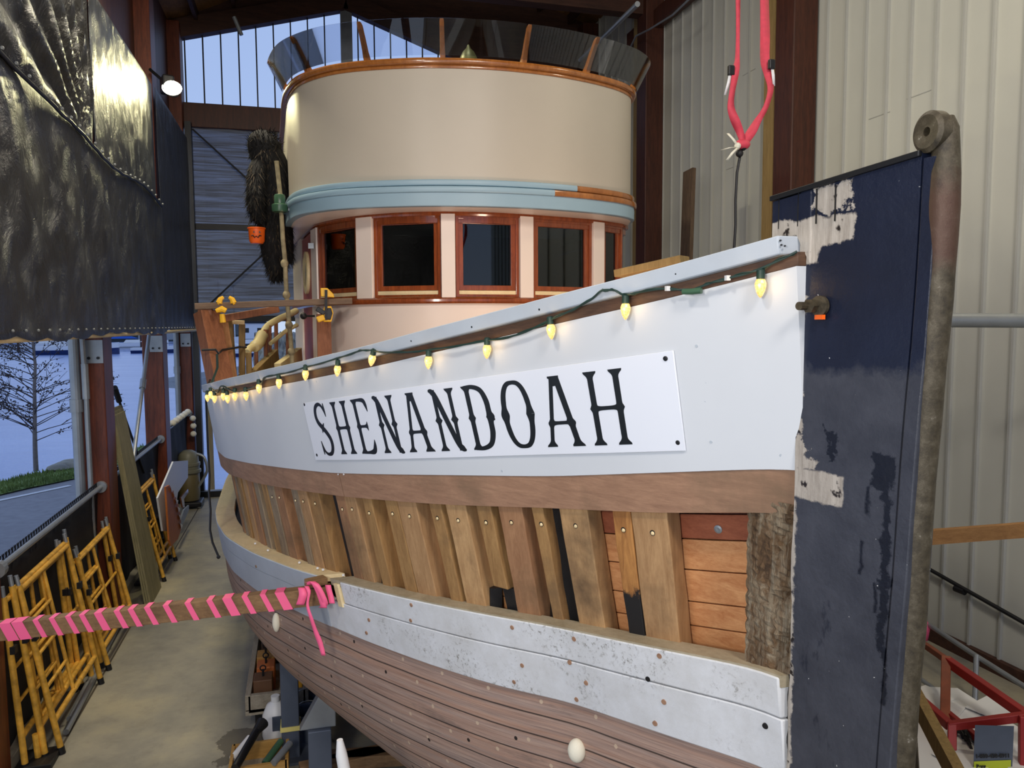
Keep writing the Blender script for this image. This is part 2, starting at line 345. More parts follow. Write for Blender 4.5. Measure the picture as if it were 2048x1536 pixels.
# ------------------------------------------------------------------ mesh helpers
def V(p): return (float(p[0]), float(p[1]), float(p[2]))
class MB:
    def __init__(s): s.v = []; s.f = []; s.uv = []; s.mi = []
    def add(s, vs, fs, uvs=None, mi=0):
        k = len(s.v); s.v += [V(p) for p in vs]
        for i, f in enumerate(fs):
            s.f.append([a+k for a in f]); s.mi.append(mi)
            s.uv.append([uvs[a] for a in f] if uvs else None)
        return s
    def box(s, c, d, rz=0, ax=None, mi=0):
        hx, hy, hz = d[0]/2, d[1]/2, d[2]/2
        P = [(-hx, -hy, -hz), (hx, -hy, -hz), (hx, hy, -hz), (-hx, hy, -hz), (-hx, -hy, hz), (hx, -hy, hz), (hx, hy, hz), (-hx, hy, hz)]
        if ax is not None: P = [ax@Vector(p) for p in P]
        elif rz: P = [Matrix.Rotation(rz, 3, 'Z')@Vector(p) for p in P]
        s.add([(p[0]+c[0], p[1]+c[1], p[2]+c[2]) for p in P], [(0, 3, 2, 1), (4, 5, 6, 7), (0, 1, 5, 4), (1, 2, 6, 5), (2, 3, 7, 6), (3, 0, 4, 7)], mi=mi); return s
    def bar(s, a, b, w, h, up=(0, 0, 1), mi=0):
        """rectangular bar from a to b, w across, h along up"""
        a = Vector(V(a)); b = Vector(V(b)); t = (b-a); L = t.length; t.normalize(); u = Vector(up); x = t.cross(u)
        if x.length < 1e-4: x = t.cross(Vector((1, 0, 0)))
        x.normalize(); u = x.cross(t).normalized()
        ax = Matrix((x, t, u)).transposed()
        return s.box((a+b)/2, (w, L, h), ax=ax, mi=mi)
    def tube(s, pts, r, n=10, cap=True, mi=0, closed=False):
        pts = [Vector(V(p)) for p in pts]; N = len(pts); rs = r if hasattr(r, '__len__') else [r]*N
        k = len(s.v); ref = None; vs = []
        for i, p in enumerate(pts):
            t = (pts[min(i+1, N-1)]-pts[max(i-1, 0)])
            if t.length < 1e-9: t = Vector((0, 0, 1))
            t.normalize()
            if ref is None: ref = t.orthogonal().normalized()
            ref = (ref-t*ref.dot(t)); ref = ref.normalized() if ref.length > 1e-6 else t.orthogonal().normalized()
            q = t.cross(ref)
            for j in range(n):
                a = 2*math.pi*j/n; vs.append(p+(ref*math.cos(a)+q*math.sin(a))*rs[i])
        fs = []
        for i in range(N-1):
            for j in range(n): fs.append((i*n+j, i*n+(j+1) % n, (i+1)*n+(j+1) % n, (i+1)*n+j))
        if cap: fs.append(tuple(range(n))[::-1]); fs.append(tuple((N-1)*n+j for j in range(n)))
        return s.add(vs, fs, mi=mi)
    def loft(s, secs, closed=True, cap=True, mi=0, uvf=None):
        n = len(secs[0]); vs = [p for q in secs for p in q]; fs = []
        m = n if closed else n-1
        for i in range(len(secs)-1):
            for j in range(m): fs.append((i*n+j, i*n+(j+1) % n, (i+1)*n+(j+1) % n, (i+1)*n+j))
        if cap and closed: fs.append(tuple(range(n))[::-1]); fs.append(tuple((len(secs)-1)*n+j for j in range(n)))
        return s.add(vs, fs, uvf, mi=mi)
    def lathe(s, c, prof, n=20, axis='z', mi=0):
        secs = []
        for r, h in prof:
            q = []
            for j in range(n):
                a = 2*math.pi*j/n; x, y = r*math.cos(a), r*math.sin(a)
                if axis == 'z': q.append((c[0]+x, c[1]+y, c[2]+h))
                elif axis == 'x': q.append((c[0]+h, c[1]+x, c[2]+y))
                else: q.append((c[0]+x, c[1]+h, c[2]+y))
            secs.append(q)
        return s.loft(secs, mi=mi)
    def ball(s, c, r, n=10, m=7, sq=(1, 1, 1), mi=0):
        secs = []
        for i in range(m+1):
            a = math.pi*i/m; rr = max(math.sin(a), .02)
            secs.append([(c[0]+r*sq[0]*rr*math.cos(2*math.pi*j/n), c[1]+r*sq[1]*rr*math.sin(2*math.pi*j/n), c[2]-r*sq[2]*math.cos(a)) for j in range(n)])
        return s.loft(secs, mi=mi)
    def build(s, name, mats, parent=None, smooth=False, bevel=0, solid=0):
        me = bpy.data.meshes.new(name); me.from_pydata(s.v, [], s.f)
        ms = mats if isinstance(mats, (list, tuple)) else [mats]
        for m in ms: me.materials.append(m)
        if any(u is not None for u in s.uv):
            ul = me.uv_layers.new(name='UVMap')
            for p, u in zip(me.polygons, s.uv):
                if u is None: continue
                for li, q in zip(p.loop_indices, u): ul.data[li].uv = q
        for p, mi in zip(me.polygons, s.mi): p.material_index = mi; p.use_smooth = smooth
        bm = bmesh.new(); bm.from_mesh(me); bmesh.ops.recalc_face_normals(bm, faces=bm.faces); bm.to_mesh(me); bm.free()
        if smooth:
            try: me.set_sharp_from_angle(angle=R(38))
            except Exception: pass
        ob = bpy.data.objects.new(name, me); COL.objects.link(ob)
        if parent is not None: ob.parent = parent; ob.matrix_parent_inverse = Matrix.Translation(parent.location).inverted() if False else Matrix()
        if bevel:
            md = ob.modifiers.new('bevel', 'BEVEL'); md.width = bevel; md.segments = 2; md.limit_method = 'ANGLE'; md.angle_limit = R(40)
        if solid:
            md = ob.modifiers.new('solid', 'SOLIDIFY'); md.thickness = solid; md.offset = 0
        return ob
def tag(o, label=None, cat=None, group=None, kind=None):
    if label: o['label'] = label
    if cat: o['category'] = cat
    if group: o['group'] = group
    if kind: o['kind'] = kind
    return o
def thing(name, label, cat, group=None, kind=None, loc=(0, 0, 0)):
    """an Empty at the thing's base; parts are modelled in world space, then shifted into its frame by settle()"""
    o = bpy.data.objects.new(name, None); COL.objects.link(o); o.empty_display_size = .1
    o['_base'] = V(loc)
    return tag(o, label, cat, group, kind)
THINGS = []
def settle_all():
    for o in list(COL.objects):
        if o.type == 'EMPTY' and '_base' in o:
            b = Vector(o['_base']); del o['_base']
            o.location = b
            for c in o.children:
                c.matrix_parent_inverse = Matrix.Translation(-b)
def copy_tree(o, parent=None):
    c = o.copy(); COL.objects.link(c); c.parent = parent
    for ch in o.children:
        d = copy_tree(ch, c)
    return c
def smoothf(xs, ys, win=.35, lo=1.0, hi=15.0, st=.02):
    g = np.arange(lo-1, hi+1, st); v = np.interp(g, xs, ys)
    k = int(win/st) | 1; ker = np.hanning(k+2)[1:-1]; ker /= ker.sum()
    pad = k//2; vp = np.concatenate([v[0]-(np.arange(pad, 0, -1))*(v[1]-v[0]), v, v[-1]+(np.arange(1, pad+1))*(v[-1]-v[-2])])
    sm = np.convolve(vp, ker, 'valid')
    return lambda q: float(np.interp(q, g, sm))

# ------------------------------------------------------------------ building
def st(ob): ob['kind'] = 'structure'; return ob
XL, XR, YE, YF = -1.95, 5.48, 14.3, -7.0
st(MB().box((1.8, 3.6, -.1), (7.9, 21.6, .2)).build('floor', MT['concrete']))
# right wall of ribbed metal panels, one mesh
m = MB().box((XR+.06, 3.6, 4.3), (.1, 21.6, 8.8))
y = YF+.2; i = 0
while y < YE:
    m.box((XR-.002, y, 4.3), (.03, .02, 8.6), mi=1); y += .30; i += 1
for k in range(26):
    yy = random.uniform(3, 13); zz = random.choice([1.1, 2.6, 3.7, 4.9, 6.1])+random.uniform(-.1, .1)
    m.box((XR+.009, yy, zz), (.006, .29, .008), mi=1)
st(m.build('wall_right', [MT['siding'], MT['seam']]))
# left wall: boards above the tarpaulins
m = MB(); y = YF
while y < YE: m.box((XL-.12, y+.10, 7.0), (.05, .196, 1.9)); y += .2
st(m.build('wall_left', MT['post']))
# end wall: solid parts around the gable opening
apex = (.86, 8.42); lc = (-1.93, 7.68); rc = (3.6, 7.45)
m = MB()
def slab(m, pts, y0, y1): m.loft([[(p[0], y0, p[1]) for p in pts], [(p[0], y1, p[1]) for p in pts]])
slab(m, [(XL-.2, lc[1]), lc, apex, (apex[0], 9.9), (XL-.2, 9.9)], YE, YE+.1)
slab(m, [apex, rc, (XR+.1, rc[1]), (XR+.1, 9.9), (apex[0], 9.9)], YE, YE+.1)
slab(m, [(3.6, 2.9), (XR+.1, 2.9), (XR+.1, rc[1]), (3.6, rc[1])], YE, YE+.1)
st(m.build('wall_back', MT['beam']))
st(MB().box((XL-.02, 3.6, .05), (.14, 21.4, .1)).build('baseboard_left', MT['concrete']))
# roof: two sheathed slopes
m = MB(); RX, RZ = 1.75, 9.75
m.loft([[(XL-.4, YF, 7.80), (RX, YF, RZ), (RX, YF, RZ+.06), (XL-.4, YF, 7.86)], [(XL-.4, YE+.3, 7.80), (RX, YE+.3, RZ), (RX, YE+.3, RZ+.06), (XL-.4, YE+.3, 7.86)]])
m.loft([[(RX, YF, RZ), (XR+.4, YF, 8.45), (XR+.4, YF, 8.51), (RX, YF, RZ+.06)], [(RX, YE+.3, RZ), (XR+.4, YE+.3, 8.45), (XR+.4, YE+.3, 8.51), (RX, YE+.3, RZ+.06)]])
st(m.build('ceiling', MT['roofply']))
def roofz(x): return 7.80+(x-XL+.4)*(RZ-7.80)/(RX-XL+.4) if x < RX else RZ-(x-RX)*(RZ-8.45)/(XR+.4-RX)
for i in range(13):
    x = XL+.35+i*.6
    if abs(x-RX) < .2: continue
    st(MB().box((x, (YF+YE)/2, roofz(x)-.09), (.06, YE-YF-.1, .17)).build('roof_purlin', MT['beam']))
for yb in (5.0, 8.2, 11.4):
    zz = 7.98 if yb > 9 else 8.15
    if yb > 9: st(MB().box(((XL+XR)/2, yb, zz), (XR-XL, .22, .66)).build('tie_beam', MT['beam'], bevel=.01))
    st(MB().bar((XL, yb, 7.72), (RX, yb, RZ-.32), .18, .3).build('roof_rafter', MT['beam']))
    st(MB().bar((RX, yb, RZ-.32), (XR, yb, 8.2), .18, .3).build('roof_rafter', MT['beam']))
# gable rake trims, horizontal beams of the end wall
st(MB().bar((XL, YE-.06, lc[1]+.14), (apex[0], YE-.06, apex[1]+.14), .12, .3).build('trim_1', MT['beam']))
st(MB().bar((apex[0], YE-.06, apex[1]+.14), (3.7, YE-.06, rc[1]+.1), .12, .3).build('trim_2', MT['beam']))
st(MB().box((1.76, YE+.02, 6.45), (7.4, .2, .4)).build('trim_3', MT['post'], bevel=.01))
st(MB().box((1.76, YE+.05, 3.02), (7.4, .08, .1)).build('trim_4', MT['darksteel']))
# gable mullions
for i in range(19):
    x = XL+.14+i*.287
    if x > 3.5: break
    zt = lc[1]+(x-lc[0])*(apex[1]-lc[1])/(apex[0]-lc[0]) if x < apex[0] else apex[1]-(x-apex[0])*(apex[1]-rc[1])/(rc[0]-apex[0])
    if abs(x-apex[0]) < .14: continue
    st(MB().box((x, YE, (6.6+zt)/2), (.022, .03, zt-6.6)).build('window_mullion', MT['darksteel']))
st(MB().box((apex[0], YE, 7.5), (.2, .12, 1.9)).build('gable_post', MT['steel']))
# left posts (inner one of each pair shows), right posts
def post(x, y, w, d, z1, mat, name='timber_post'):
    return st(MB().box((x, y, z1/2), (w, d, z1)).build(name, mat, bevel=.012))
for y in (5.28, 8.28, 11.5, 14.2): post(XL-(.075 if y < 6 else .03), y, .26, .36, 7.9, MT['postlit'])
post(XL-.02, 1.8, .26, .36, 7.9, MT['post'])
for y, x in ((11.35, 5.3), (7.62, 5.3), (14.1, 5.3)):
    post(x+.02, y, .30, .34, 8.5, MT['post']); 
post(5.30, 7.98, .16, .2, 8.5, MT['postpale'])
post(5.33, 11.72, .16, .22, 8.5, MT['postpale'])
st(MB().bar((5.36, 3, 7.55), (5.36, 12.2, 7.55), .14, .26).build('trim_5', MT['post'], bevel=.01))
# end screens of blue grey cloth between dark frames
def screen(name, pts, mat, label, cat, amp=.0):
    m = MB(); m.add(pts, [(0, 1, 2, 3)])
    return tag(m.build(name, mat), label, cat)
for i, (x0, x1) in enumerate(((-1.78, 1.2), (1.25, 3.55))):
    for z0, z1 in ((3.07, 4.55), (4.64, 6.25)):
        m = MB(); n = 14; secs = []
        for k in range(n+1):
            x = x0+(x1-x0)*k/n; dy = .02*math.sin(k*1.7)
            secs.append([(x, YE-.02+dy, z0), (x, YE-.01+dy, z1), (x, YE-.002+dy, z1), (x, YE-.012+dy, z0)])
        m.loft(secs)
        tag(m.build('screen_cloth', MT['screen']), 'blue grey screen cloth stretched across the %s %s half of the end opening' % ('upper' if z1 > 5 else 'lower', 'left' if i == 0 else 'right'), 'screen', 'screen cloths of the end wall')
st(MB().box((1.76, YE-.02, 4.595), (7.1, .04, .1)).build('trim_6', MT['darksteel']))
st(MB().box((XL+.17, YE-.15, 3.15), (.10, .16, 6.3)).build('trim_7', MT['blackp']))
for k, (a, b_) in enumerate((((-1.72, YE-.12, 6.2), (1.2, YE-.12, 3.5)), ((-1.72, YE-.14, 3.1), (1.2, YE-.14, 5.9)))):
    t = thing('brace_rod', 'thin dark brace rod running %s across the end screens' % ('down to the right' if k == 0 else 'up to the right'), 'brace', 'brace rods on the end wall', loc=a)
    MB().tube([a, b_], .014).build('rod', MT['darksteel'], t)
    f = .42; c = [a[i]+(b_[i]-a[i])*f for i in range(3)]
    MB().bar(c, [c[0]+.16*(b_[0]-a[0])/3.8, c[1], c[2]+.16*(b_[2]-a[2])/3.8], .03, .045).build('turnbuckle', MT['darksteel'], t)

# tarpaulins on the left wall: wrinkled sheets
def tarp(name, label, y0, y1, zb, ztop, x0, seed, ny=70, nz=40, amp=.035, fan=None, sag=0.0, group='black tarpaulins on the left wall'):
    rnd = random.Random(seed); ph = [(rnd.uniform(2, 9), rnd.uniform(0, 6.28), rnd.uniform(-2.5, 2.5), rnd.uniform(.3, 1)) for _ in range(9)]
    rows = []; 
    for i in range(ny+1):
        u = i/ny; q = []
        for j in range(nz+1):
            v = j/nz; Y = y0+(y1-y0)*u; zb_ = zb(Y); zt_ = ztop(Y); Z = zb_+(zt_-zb_)*v
            d = sum(a*math.sin(k*(Y*.9+c*(Z-zb_)*.5)+p) for k, p, c, a in ph)/9
            if fan is not None:
                fy, fz = fan; an = math.atan2(Z-fz, Y-fy+1e-6); d += .7*math.sin(an*26)*min(1, math.hypot(Z-fz, Y-fy))
            d += .6*abs(math.sin(Y*7+seed))*math.exp(-v*6)
            edge = min(1, 6*v, 6*(1-v))
            q.append((x0+amp*d*(.35+.65*edge)+sag*math.sin(math.pi*v), Y, Z-.03*abs(math.sin(Y*5.2))*(1-v)))
        rows.append(q)
    m = MB(); n = nz+1
    m.loft(rows, closed=False, cap=False)
    ob = m.build(name, MT['tarp'], smooth=True, solid=.004)
    return tag(ob, label, 'tarp', group)
zj = lambda Y: 4.45+.04*math.sin(Y*2.1)+(.10*max(0, 6.6-Y))
tarp('tarpaulin', 'lower black tarpaulin, big wrinkled sheet nearest the camera with a drooping lower hem', 1.6, 10.9, lambda Y: 2.84+.02*math.sin(Y*1.7), lambda Y: zj(Y)+.02, XL+.22, 3, 170, 46, .05)
tarp('tarpaulin', 'upper black tarpaulin with folds fanning from its lower corner, nearest the camera', 1.6, 7.72, zj, lambda Y: 6.0, XL+.17, 5, 110, 44, .045, fan=(7.7, 4.4))
tarp('tarpaulin', 'upper black tarpaulin lit by the floodlight, between two left posts', 7.95, 10.95, zj, lambda Y: 5.98, XL+.15, 8, 70, 40, .035)
tarp('tarpaulin', 'farthest black tarpaulin, full height sheet beside the end wall', 11.15, 14.0, lambda Y: 2.86, lambda Y: 6.0, XL+.16, 11, 70, 50, .03)
# batten tubes along tarp edges with ties
t = thing('tarp_pole', 'pale pole laced along the lower hem of the black tarpaulin', 'pole', loc=(XL+.2, 1.6, 2.82))
MB().tube([(XL+.19, 1.6, 2.82), (XL+.2, 10.9, 2.82), (XL+.2, 14.0, 2.83)], .022).build('pole', MT['ledge'], t)
for i in range(46): MB().ball((XL+.245, 3.2+i*.235, 2.875), .010, 6, 4).build('grommet', MT['steel'], t)
t = thing('tarp_seam', 'knotted seam line with shiny grommets where the two rows of tarpaulin meet', 'cord', loc=(XL+.2, 1.6, 4.5))
MB().tube([(XL+.24, 1.6+i*.2, zj(1.6+i*.2)+.005*math.sin(i*3)) for i in range(47)], .014).build('cord', MT['blackp'], t)
for i in range(34): MB().ball((XL+.26, 3.0+i*.235, zj(3.0+i*.235)+.02), .013, 6, 4).build('grommet', MT['steel'], t)

# galvanised downpipes beside the left posts
for k, (y, side) in enumerate(((7.98, 'nearest'), (13.95, 'farther'))):
    t = thing('downpipe', '%s grey pipe standing beside a red timber post on the left' % side, 'pipe', 'grey pipes by the left posts', loc=(XL-.12, y, 0))
    MB().tube([(XL-.12, y, 0), (XL-.12, y, 2.95)], .045, 14).build('pipe', MT['steel'], t)
    MB().tube([(XL-.12, y, 2.1), (XL-.12, y, 2.22)], .056, 14).build('coupling', MT['steel'], t)
    if k == 0:
        MB().tube([(XL-.03, y, .5), (XL-.035, y, 2.3), (XL-.05, y, 2.9)], .024, 10).build('conduit', MT['steel'], t)
        MB().tube([(XL-.035, y, 2.22), (XL-.037, y, 2.55)], .033, 10).build('conduit_joint', MT['steel'], t)
for y in (8.09, 11.31, 14.01):
    t = thing('steel_bracket', 'square steel plate bolted high on the %s red post' % {8.09: 'nearest', 11.31: 'middle', 14.01: 'farthest'}[y], 'bracket', 'steel plates on the left posts', loc=(XL+.0, y, 2.6))
    MB().box((XL+.02, y, 2.66), (.16, .012, .22)).build('plate', MT['steel'], t)
    for dx in (-.04, .04): MB().lathe((XL+.02+dx, y-.02, 2.60), [(.001, -.006), (.014, -.006), (.014, .008), (.001, .008)], 8, 'y').build('bolt', MT['darksteel'], t)
# tie rods in the bay
t = thing('tie_rod', 'pale steel tie rod slanting down between the two left posts', 'rod', loc=onX(264, 960, XL+.1))
a = onX(300, 655, XL+.05); c = onX(262, 955, XL+.05); mid = (a+c)/2
MB().tube([a, c], .022).build('rod', MT['steel'], t); MB().tube([a*.62+c*.38, a*.56+c*.44], .036).build('turnbuckle', MT['steel'], t)
MB().box(a+np.array([0, 0, .03]), (.05, .09, .2)).build('clevis', MT['steel'], t)
t = thing('tie_rod', 'dark tie rod crossing the pale one between the two left posts', 'rod', loc=onX(290, 945, XL+.02))
a = onX(229, 775, XL+.0); c = onX(288, 945, XL+.0)
MB().tube([a, c], .014).build('rod', MT['darksteel'], t); MB().tube([a, a*.86+c*.14], .03).build('turnbuckle', MT['darksteel'], t)

# chain link fences with dark fabric
def fence(y0, y1, z0, z1, label, rx):
    t = thing('fence_panel', label, 'fence', 'fabric covered fence panels on the left', loc=(rx, y0, 0))
    m = MB(); n = 24; rows = []
    for i in range(n+1):
        y = y0+(y1-y0)*i/n; zt = z0+(z1-z0)*i/n
        rows.append([(rx-.05+.012*math.sin(i*1.3+j*.8), y, .04+(zt-.06)*j/10) for j in range(11)])
    m.loft(rows, closed=False, cap=False); m.build('fabric', MT['navynet'], t, smooth=True, solid=.008)
    MB().tube([(rx, y0, z0), (rx, y1, z1)], .022, 12).build('top_rail', MT['steel'], t)
    for k, (yy, zz) in enumerate(((y0, z0), (y1, z1))):
        MB().lathe((rx, yy+(-.01 if k else 0), zz), [(.002, -.03), (.055, -.03), (.055, .03), (.002, .03)], 16, 'y').build('rail_end', MT['steel'], t)
    m = MB(); y = y0+.03
    while y < y1-.03:
        zz = z0+(z1-z0)*(y-y0)/(y1-y0); m.bar((rx-.03, y-.012, zz), (rx-.03, y+.012, zz+.045), .008, .008); m.bar((rx-.03, y+.012, zz), (rx-.03, y-.012, zz+.045), .008, .008); y += .055
    tag(m.build('wire_barbs', MT['darksteel'], t), kind='stuff')
    return t
fence(5.48, 8.10, 1.36, 1.36, 'nearest black fabric fence panel, sloping top rail seen against the road', XL+.03)
fence(8.46, 11.32, 1.36, 1.36, 'middle black fabric fence panel between the two left posts', XL+.03)
fence(11.68, 14.02, 1.42, 1.42, 'farthest fence panel with white floats tied along its top', XL+.03)
fence(1.98, 5.08, 1.36, 1.36, 'fence panel left of the near post, beyond the frame edge', XL+.03)
for k in range(9):
    y = 11.95+.3*k; z = 1.50 if k < 6 else 1.50-.13*(k-5)
    ob = MB().ball((XL+.09+(.05 if k > 5 else 0), y if k < 6 else 13.62+.03*(k % 2), z), .05, 12, 8, (1, 1.15, .95)).build('net_float', MT['foam'], smooth=True)
    tag(ob, 'white net float strung along the top of the farthest fence panel', 'float', 'white net floats on the fence')

tag(MB().tube([(XL+.09, 11.8, 1.47), (XL+.09, 13.5, 1.47), (XL+.14, 13.62, 1.45), (XL+.14, 13.64, 1.05)], .008, 6).build('float_cord', MT['blackp']), 'dark cord that threads the white net floats on the farthest fence panel', 'cord')
# floodlight on the left wall
fp = onX(345, 178, -1.55)
t = thing('floodlight', 'lit floodlight mounted high on the left wall, glaring at the boat', 'floodlight', loc=fp)
MB().box(fp+np.array([-.07, .05, .06]), (.14, .26, .2), rz=.3).build('housing', MT['darksteel'], t, bevel=.02)
hd = MB(); hd.lathe(fp, [(.02, .14), (.08, .10), (.10, 0), (.09, -.01)], 20, 'y'); hd.build('reflector', MT['darksteel'], t, smooth=True)
MB().ball(fp+np.array([.0, -.045, 0]), .105, 16, 10, (1.15, .7, .85)).build('lens', plain('floodlight_glow', (1, 1, .9), .3, 0, (1, .96, .72), 14), t, smooth=True)
MB().tube([fp+np.array([-.1, .1, .1]), fp+np.array([-.3, .25, .3])], .02).build('arm', MT['darksteel'], t)
lamp('SPOT', 'floodlight_beam', fp+np.array([.05, -.18, -.02]), (-1.2, 8.4, 4.3), 130, (1, .92, .50), .1, spot=R(150))
# conduit cable over the right beam and roof pipe
t = thing('cable_conduit', 'thin grey cable draped from the roof over the right timber post', 'cable', loc=onX(1260, 100, 5.15))
MB().tube([onX(1253, 108, 5.1), onX(1262, 92, 5.1), onX(1272, 72, 5.05), onX(1300, 58, 5.0), onX(1345, 30, 5.0), onX(1385, -8, 5.0)], .014).build('cable', MT['steel'], t)
t = thing('roof_pipe', 'long pale sprinkler pipe sloping along the roof at upper right', 'pipe', loc=(4.6, 9, 8.1))
MB().tube([onY(1160, 120, 12.4), onY(1275, 8, 9.2)], .035).build('pipe', MT['steel'], t)
t = thing('roof_pipe', 'short pale pipe hanging between rafters at upper left', 'pipe', loc=onY(470, 40, 12.5))
MB().tube([onY(468, 34, 12.8), onY(483, 70, 12.8)], .03).build('pipe', MT['steel'], t)

# ------------------------------------------------------------------ outside
gz = -.35
sh = [onZ(-900, 1180, gz), onZ(-300, 1040, gz), onZ(0, 968, gz), onZ(60, 952, gz), onZ(110, 942, gz), onZ(160, 932, gz), onZ(260, 900, gz), onZ(380, 870, gz)]
m = MB(); nn = len(sh)
vs = [V(p) for p in sh]+[(XL-.3, p[1]*.0+min(max(3, 3+i*1.6), 14.2), gz) for i, p in enumerate(sh)]
m.add([(p[0], p[1], gz-.02) for p in vs], [(i, i+1, nn+i+1, nn+i) for i in range(nn-1)])
st(m.build('road', MT['asphalt']))
m = MB(); ins = [onZ(-900, 1215, gz), onZ(-300, 1062, gz), onZ(0, 990, gz), onZ(60, 976, gz), onZ(110, 966, gz), onZ(160, 955, gz), onZ(260, 922, gz), onZ(380, 886, gz)]
m.loft([[(a[0], a[1], gz-.5), (a[0], a[1], gz+.02), ((a[0]+c[0])/2, (a[1]+c[1])/2, gz+.06), (c[0], c[1], gz+.01)] for a, c in zip(sh, ins)], closed=False, cap=False)
st(m.build('grass_verge', MT['grass']))
rnd = random.Random(4); m = MB()
for k in range(2600):
    i = rnd.randint(1, nn-2); f = rnd.random(); g = rnd.random()
    a = sh[i]*(1-f)+sh[i+1]*f; c = ins[i]*(1-f)+ins[i+1]*f; p = a*(1-g)+c*g; h = rnd.uniform(.04, .11); an = rnd.uniform(0, 3.14)
    dx, dy = math.cos(an)*.02, math.sin(an)*.02
    m.add([(p[0]-dx, p[1]-dy, gz+.01), (p[0]+dx, p[1]+dy, gz+.01), (p[0]+rnd.uniform(-.03, .03), p[1], gz+.03+h)], [(0, 1, 2)])
tag(m.build('grass', MT['grass']), 'short green grass on the bank above the water', 'grass', kind='stuff')
m = MB(); a, c = onZ(-60, 1012, gz), onZ(140, 970, gz)
m.bar((a[0], a[1], gz-.01), (c[0], c[1], gz-.01), .12, .006); tag(m.build('road_line', MT['white']), kind='structure')
WZ = -2.0
st(MB().add([(-400, 8, WZ), (120, 8, WZ), (160, 330, WZ), (-420, 330, WZ)], [(0, 1, 2, 3)]).build('water', MT['water']))
# rocks at the end of the verge
for k in range(5):
    p = onZ(118+k*14, 944-k*3, gz)
    tag(MB().ball((p[0], p[1], gz+.08), .22+.05*(k % 3), 9, 6, (1.2, .9, .5)).build('rock', MT['concrete'], smooth=True), 'grey shore rock on the grassy bank by the water', 'rock', 'rocks on the bank')
# bare tree
def tree(base, H, name, label, seed, spread=1.0, lean=0, budn=2600):
    rnd = random.Random(seed); t = thing(name, label, 'tree', loc=base); bx, by, bz = base
    tr = [(bx+lean*k*k*.01+rnd.uniform(-.02, .02)*k*.3, by, bz+H*k/9) for k in range(10)]
    MB().tube(tr, [.062*(1-.085*k)*H/5 for k in range(10)], 9).build('trunk', MT['bark'], t, smooth=True)
    br = MB(); tips = []
    for k in range(96):
        f = rnd.uniform(.15, .95); z = bz+H*f; an = rnd.uniform(0, 6.28); L = spread*(1.02-f)*H*.36+.45
        if k % 4: an = (0, math.pi)[k % 2]+rnd.uniform(-.9, .9)
        up_ = rnd.uniform(.35, .9); p = Vector((bx+lean*.01*(f*9)**2, by, z)); pts = [p.copy()]
        d = Vector((math.cos(an), math.sin(an), up_)).normalized()
        for s_ in range(6):
            d = (d+Vector((rnd.uniform(-.10, .10), rnd.uniform(-.1, .1), rnd.uniform(-.10, .06)))).normalized(); p = p+d*L/6; pts.append(p.copy())
            if s_ >= 1:
                for q in range(2):
                    e = (d+Vector((rnd.uniform(-.8, .8), rnd.uniform(-.6, .6), rnd.uniform(-.5, .4)))).normalized(); l2 = L*rnd.uniform(.14, .3)
                    br.tube([p, p+e*l2*.5, p+e*l2+Vector((0, 0, -.02))], [.007, .005, .003], 4, cap=False); tips += [p+e*l2*rnd.uniform(.3, 1) for _ in range(3)]
        br.tube(pts, [.013*H/5*(1-.13*i) for i in range(7)], 5, cap=False)
    tag(br.build('branches', MT['twig'], t), kind='stuff')
    lv = MB()
    for i in range(budn):
        p = rnd.choice(tips)+Vector((rnd.uniform(-.05, .05), rnd.uniform(-.05, .05), rnd.uniform(-.05, .05))); a_ = rnd.uniform(0, 3)
        s_ = rnd.uniform(.012, .024); lv.add([p+Vector((-s_, 0, 0)), p+Vector((0, s_*math.cos(a_), s_)), p+Vector((s_, 0, .2*s_)), p+Vector((0, 0, -s_))], [(0, 1, 2, 3)])
    tag(lv.build('buds', MT['twig'], t), kind='stuff')
p = onZ(72, 942, gz)
tree((p[0], p[1], gz), 4.3, 'bare_tree', 'slim leafless young tree standing on the grassy bank by the water', 5, 1.0, .3)
# far shore
m = MB(); secs = []
rnd = random.Random(9)
for k in range(90):
    x = -380+k*7; h = 11+7*math.sin(k*.21)+5*math.sin(k*.53+1)+rnd.uniform(-1.2, 1.2)
    secs.append([(x, 262, WZ-.5), (x, 266, WZ+h*.45), (x, 292, WZ+h), (x, 300, WZ-.5)])
m.loft(secs, cap=True); st(m.build('hillside', MT['hill']))
def house(x, y, w_, h, k):
    t = thing('shore_house', ['white gabled house on the far shore behind the masts', 'grey gabled house on the far shore', 'cream gabled house on the far shore, partly behind boats'][k % 3], 'house', 'houses on the far shore', loc=(x, y, WZ))
    MB().box((x, y, WZ+1+h/2), (w_, 6, h)).build('wall', [MT['white'], MT['steel'], MT['foam']][k % 3], t)
    m = MB(); m.loft([[(x-w_*.55, y-3.4, WZ+1+h), (x, y-3.4, WZ+1+h+w_*.3), (x+w_*.55, y-3.4, WZ+1+h)], [(x-w_*.55, y+3.4, WZ+1+h), (x, y+3.4, WZ+1+h+w_*.3), (x+w_*.55, y+3.4, WZ+1+h)]]); m.build('roof', MT['darksteel'], t)
    for q in (-.25, .2): MB().box((x+q*w_, y-3.03, WZ+1+h*.55), (w_*.16, .05, h*.3)).build('window', MT['blackp'], t)
for k, (x, y) in enumerate(((-118, 235), (-92, 240), (-78, 238), (-58, 236), (-40, 240), (-28, 238), (-14, 240), (4, 238))): house(x, y, 8+k % 3*2, 4.5+k % 2*2, k)
NAVY = plain('navy_hull', srgb(24, 44, 92), .3); BLUEC = plain('blue_boat_cover', srgb(30, 92, 190), .6)
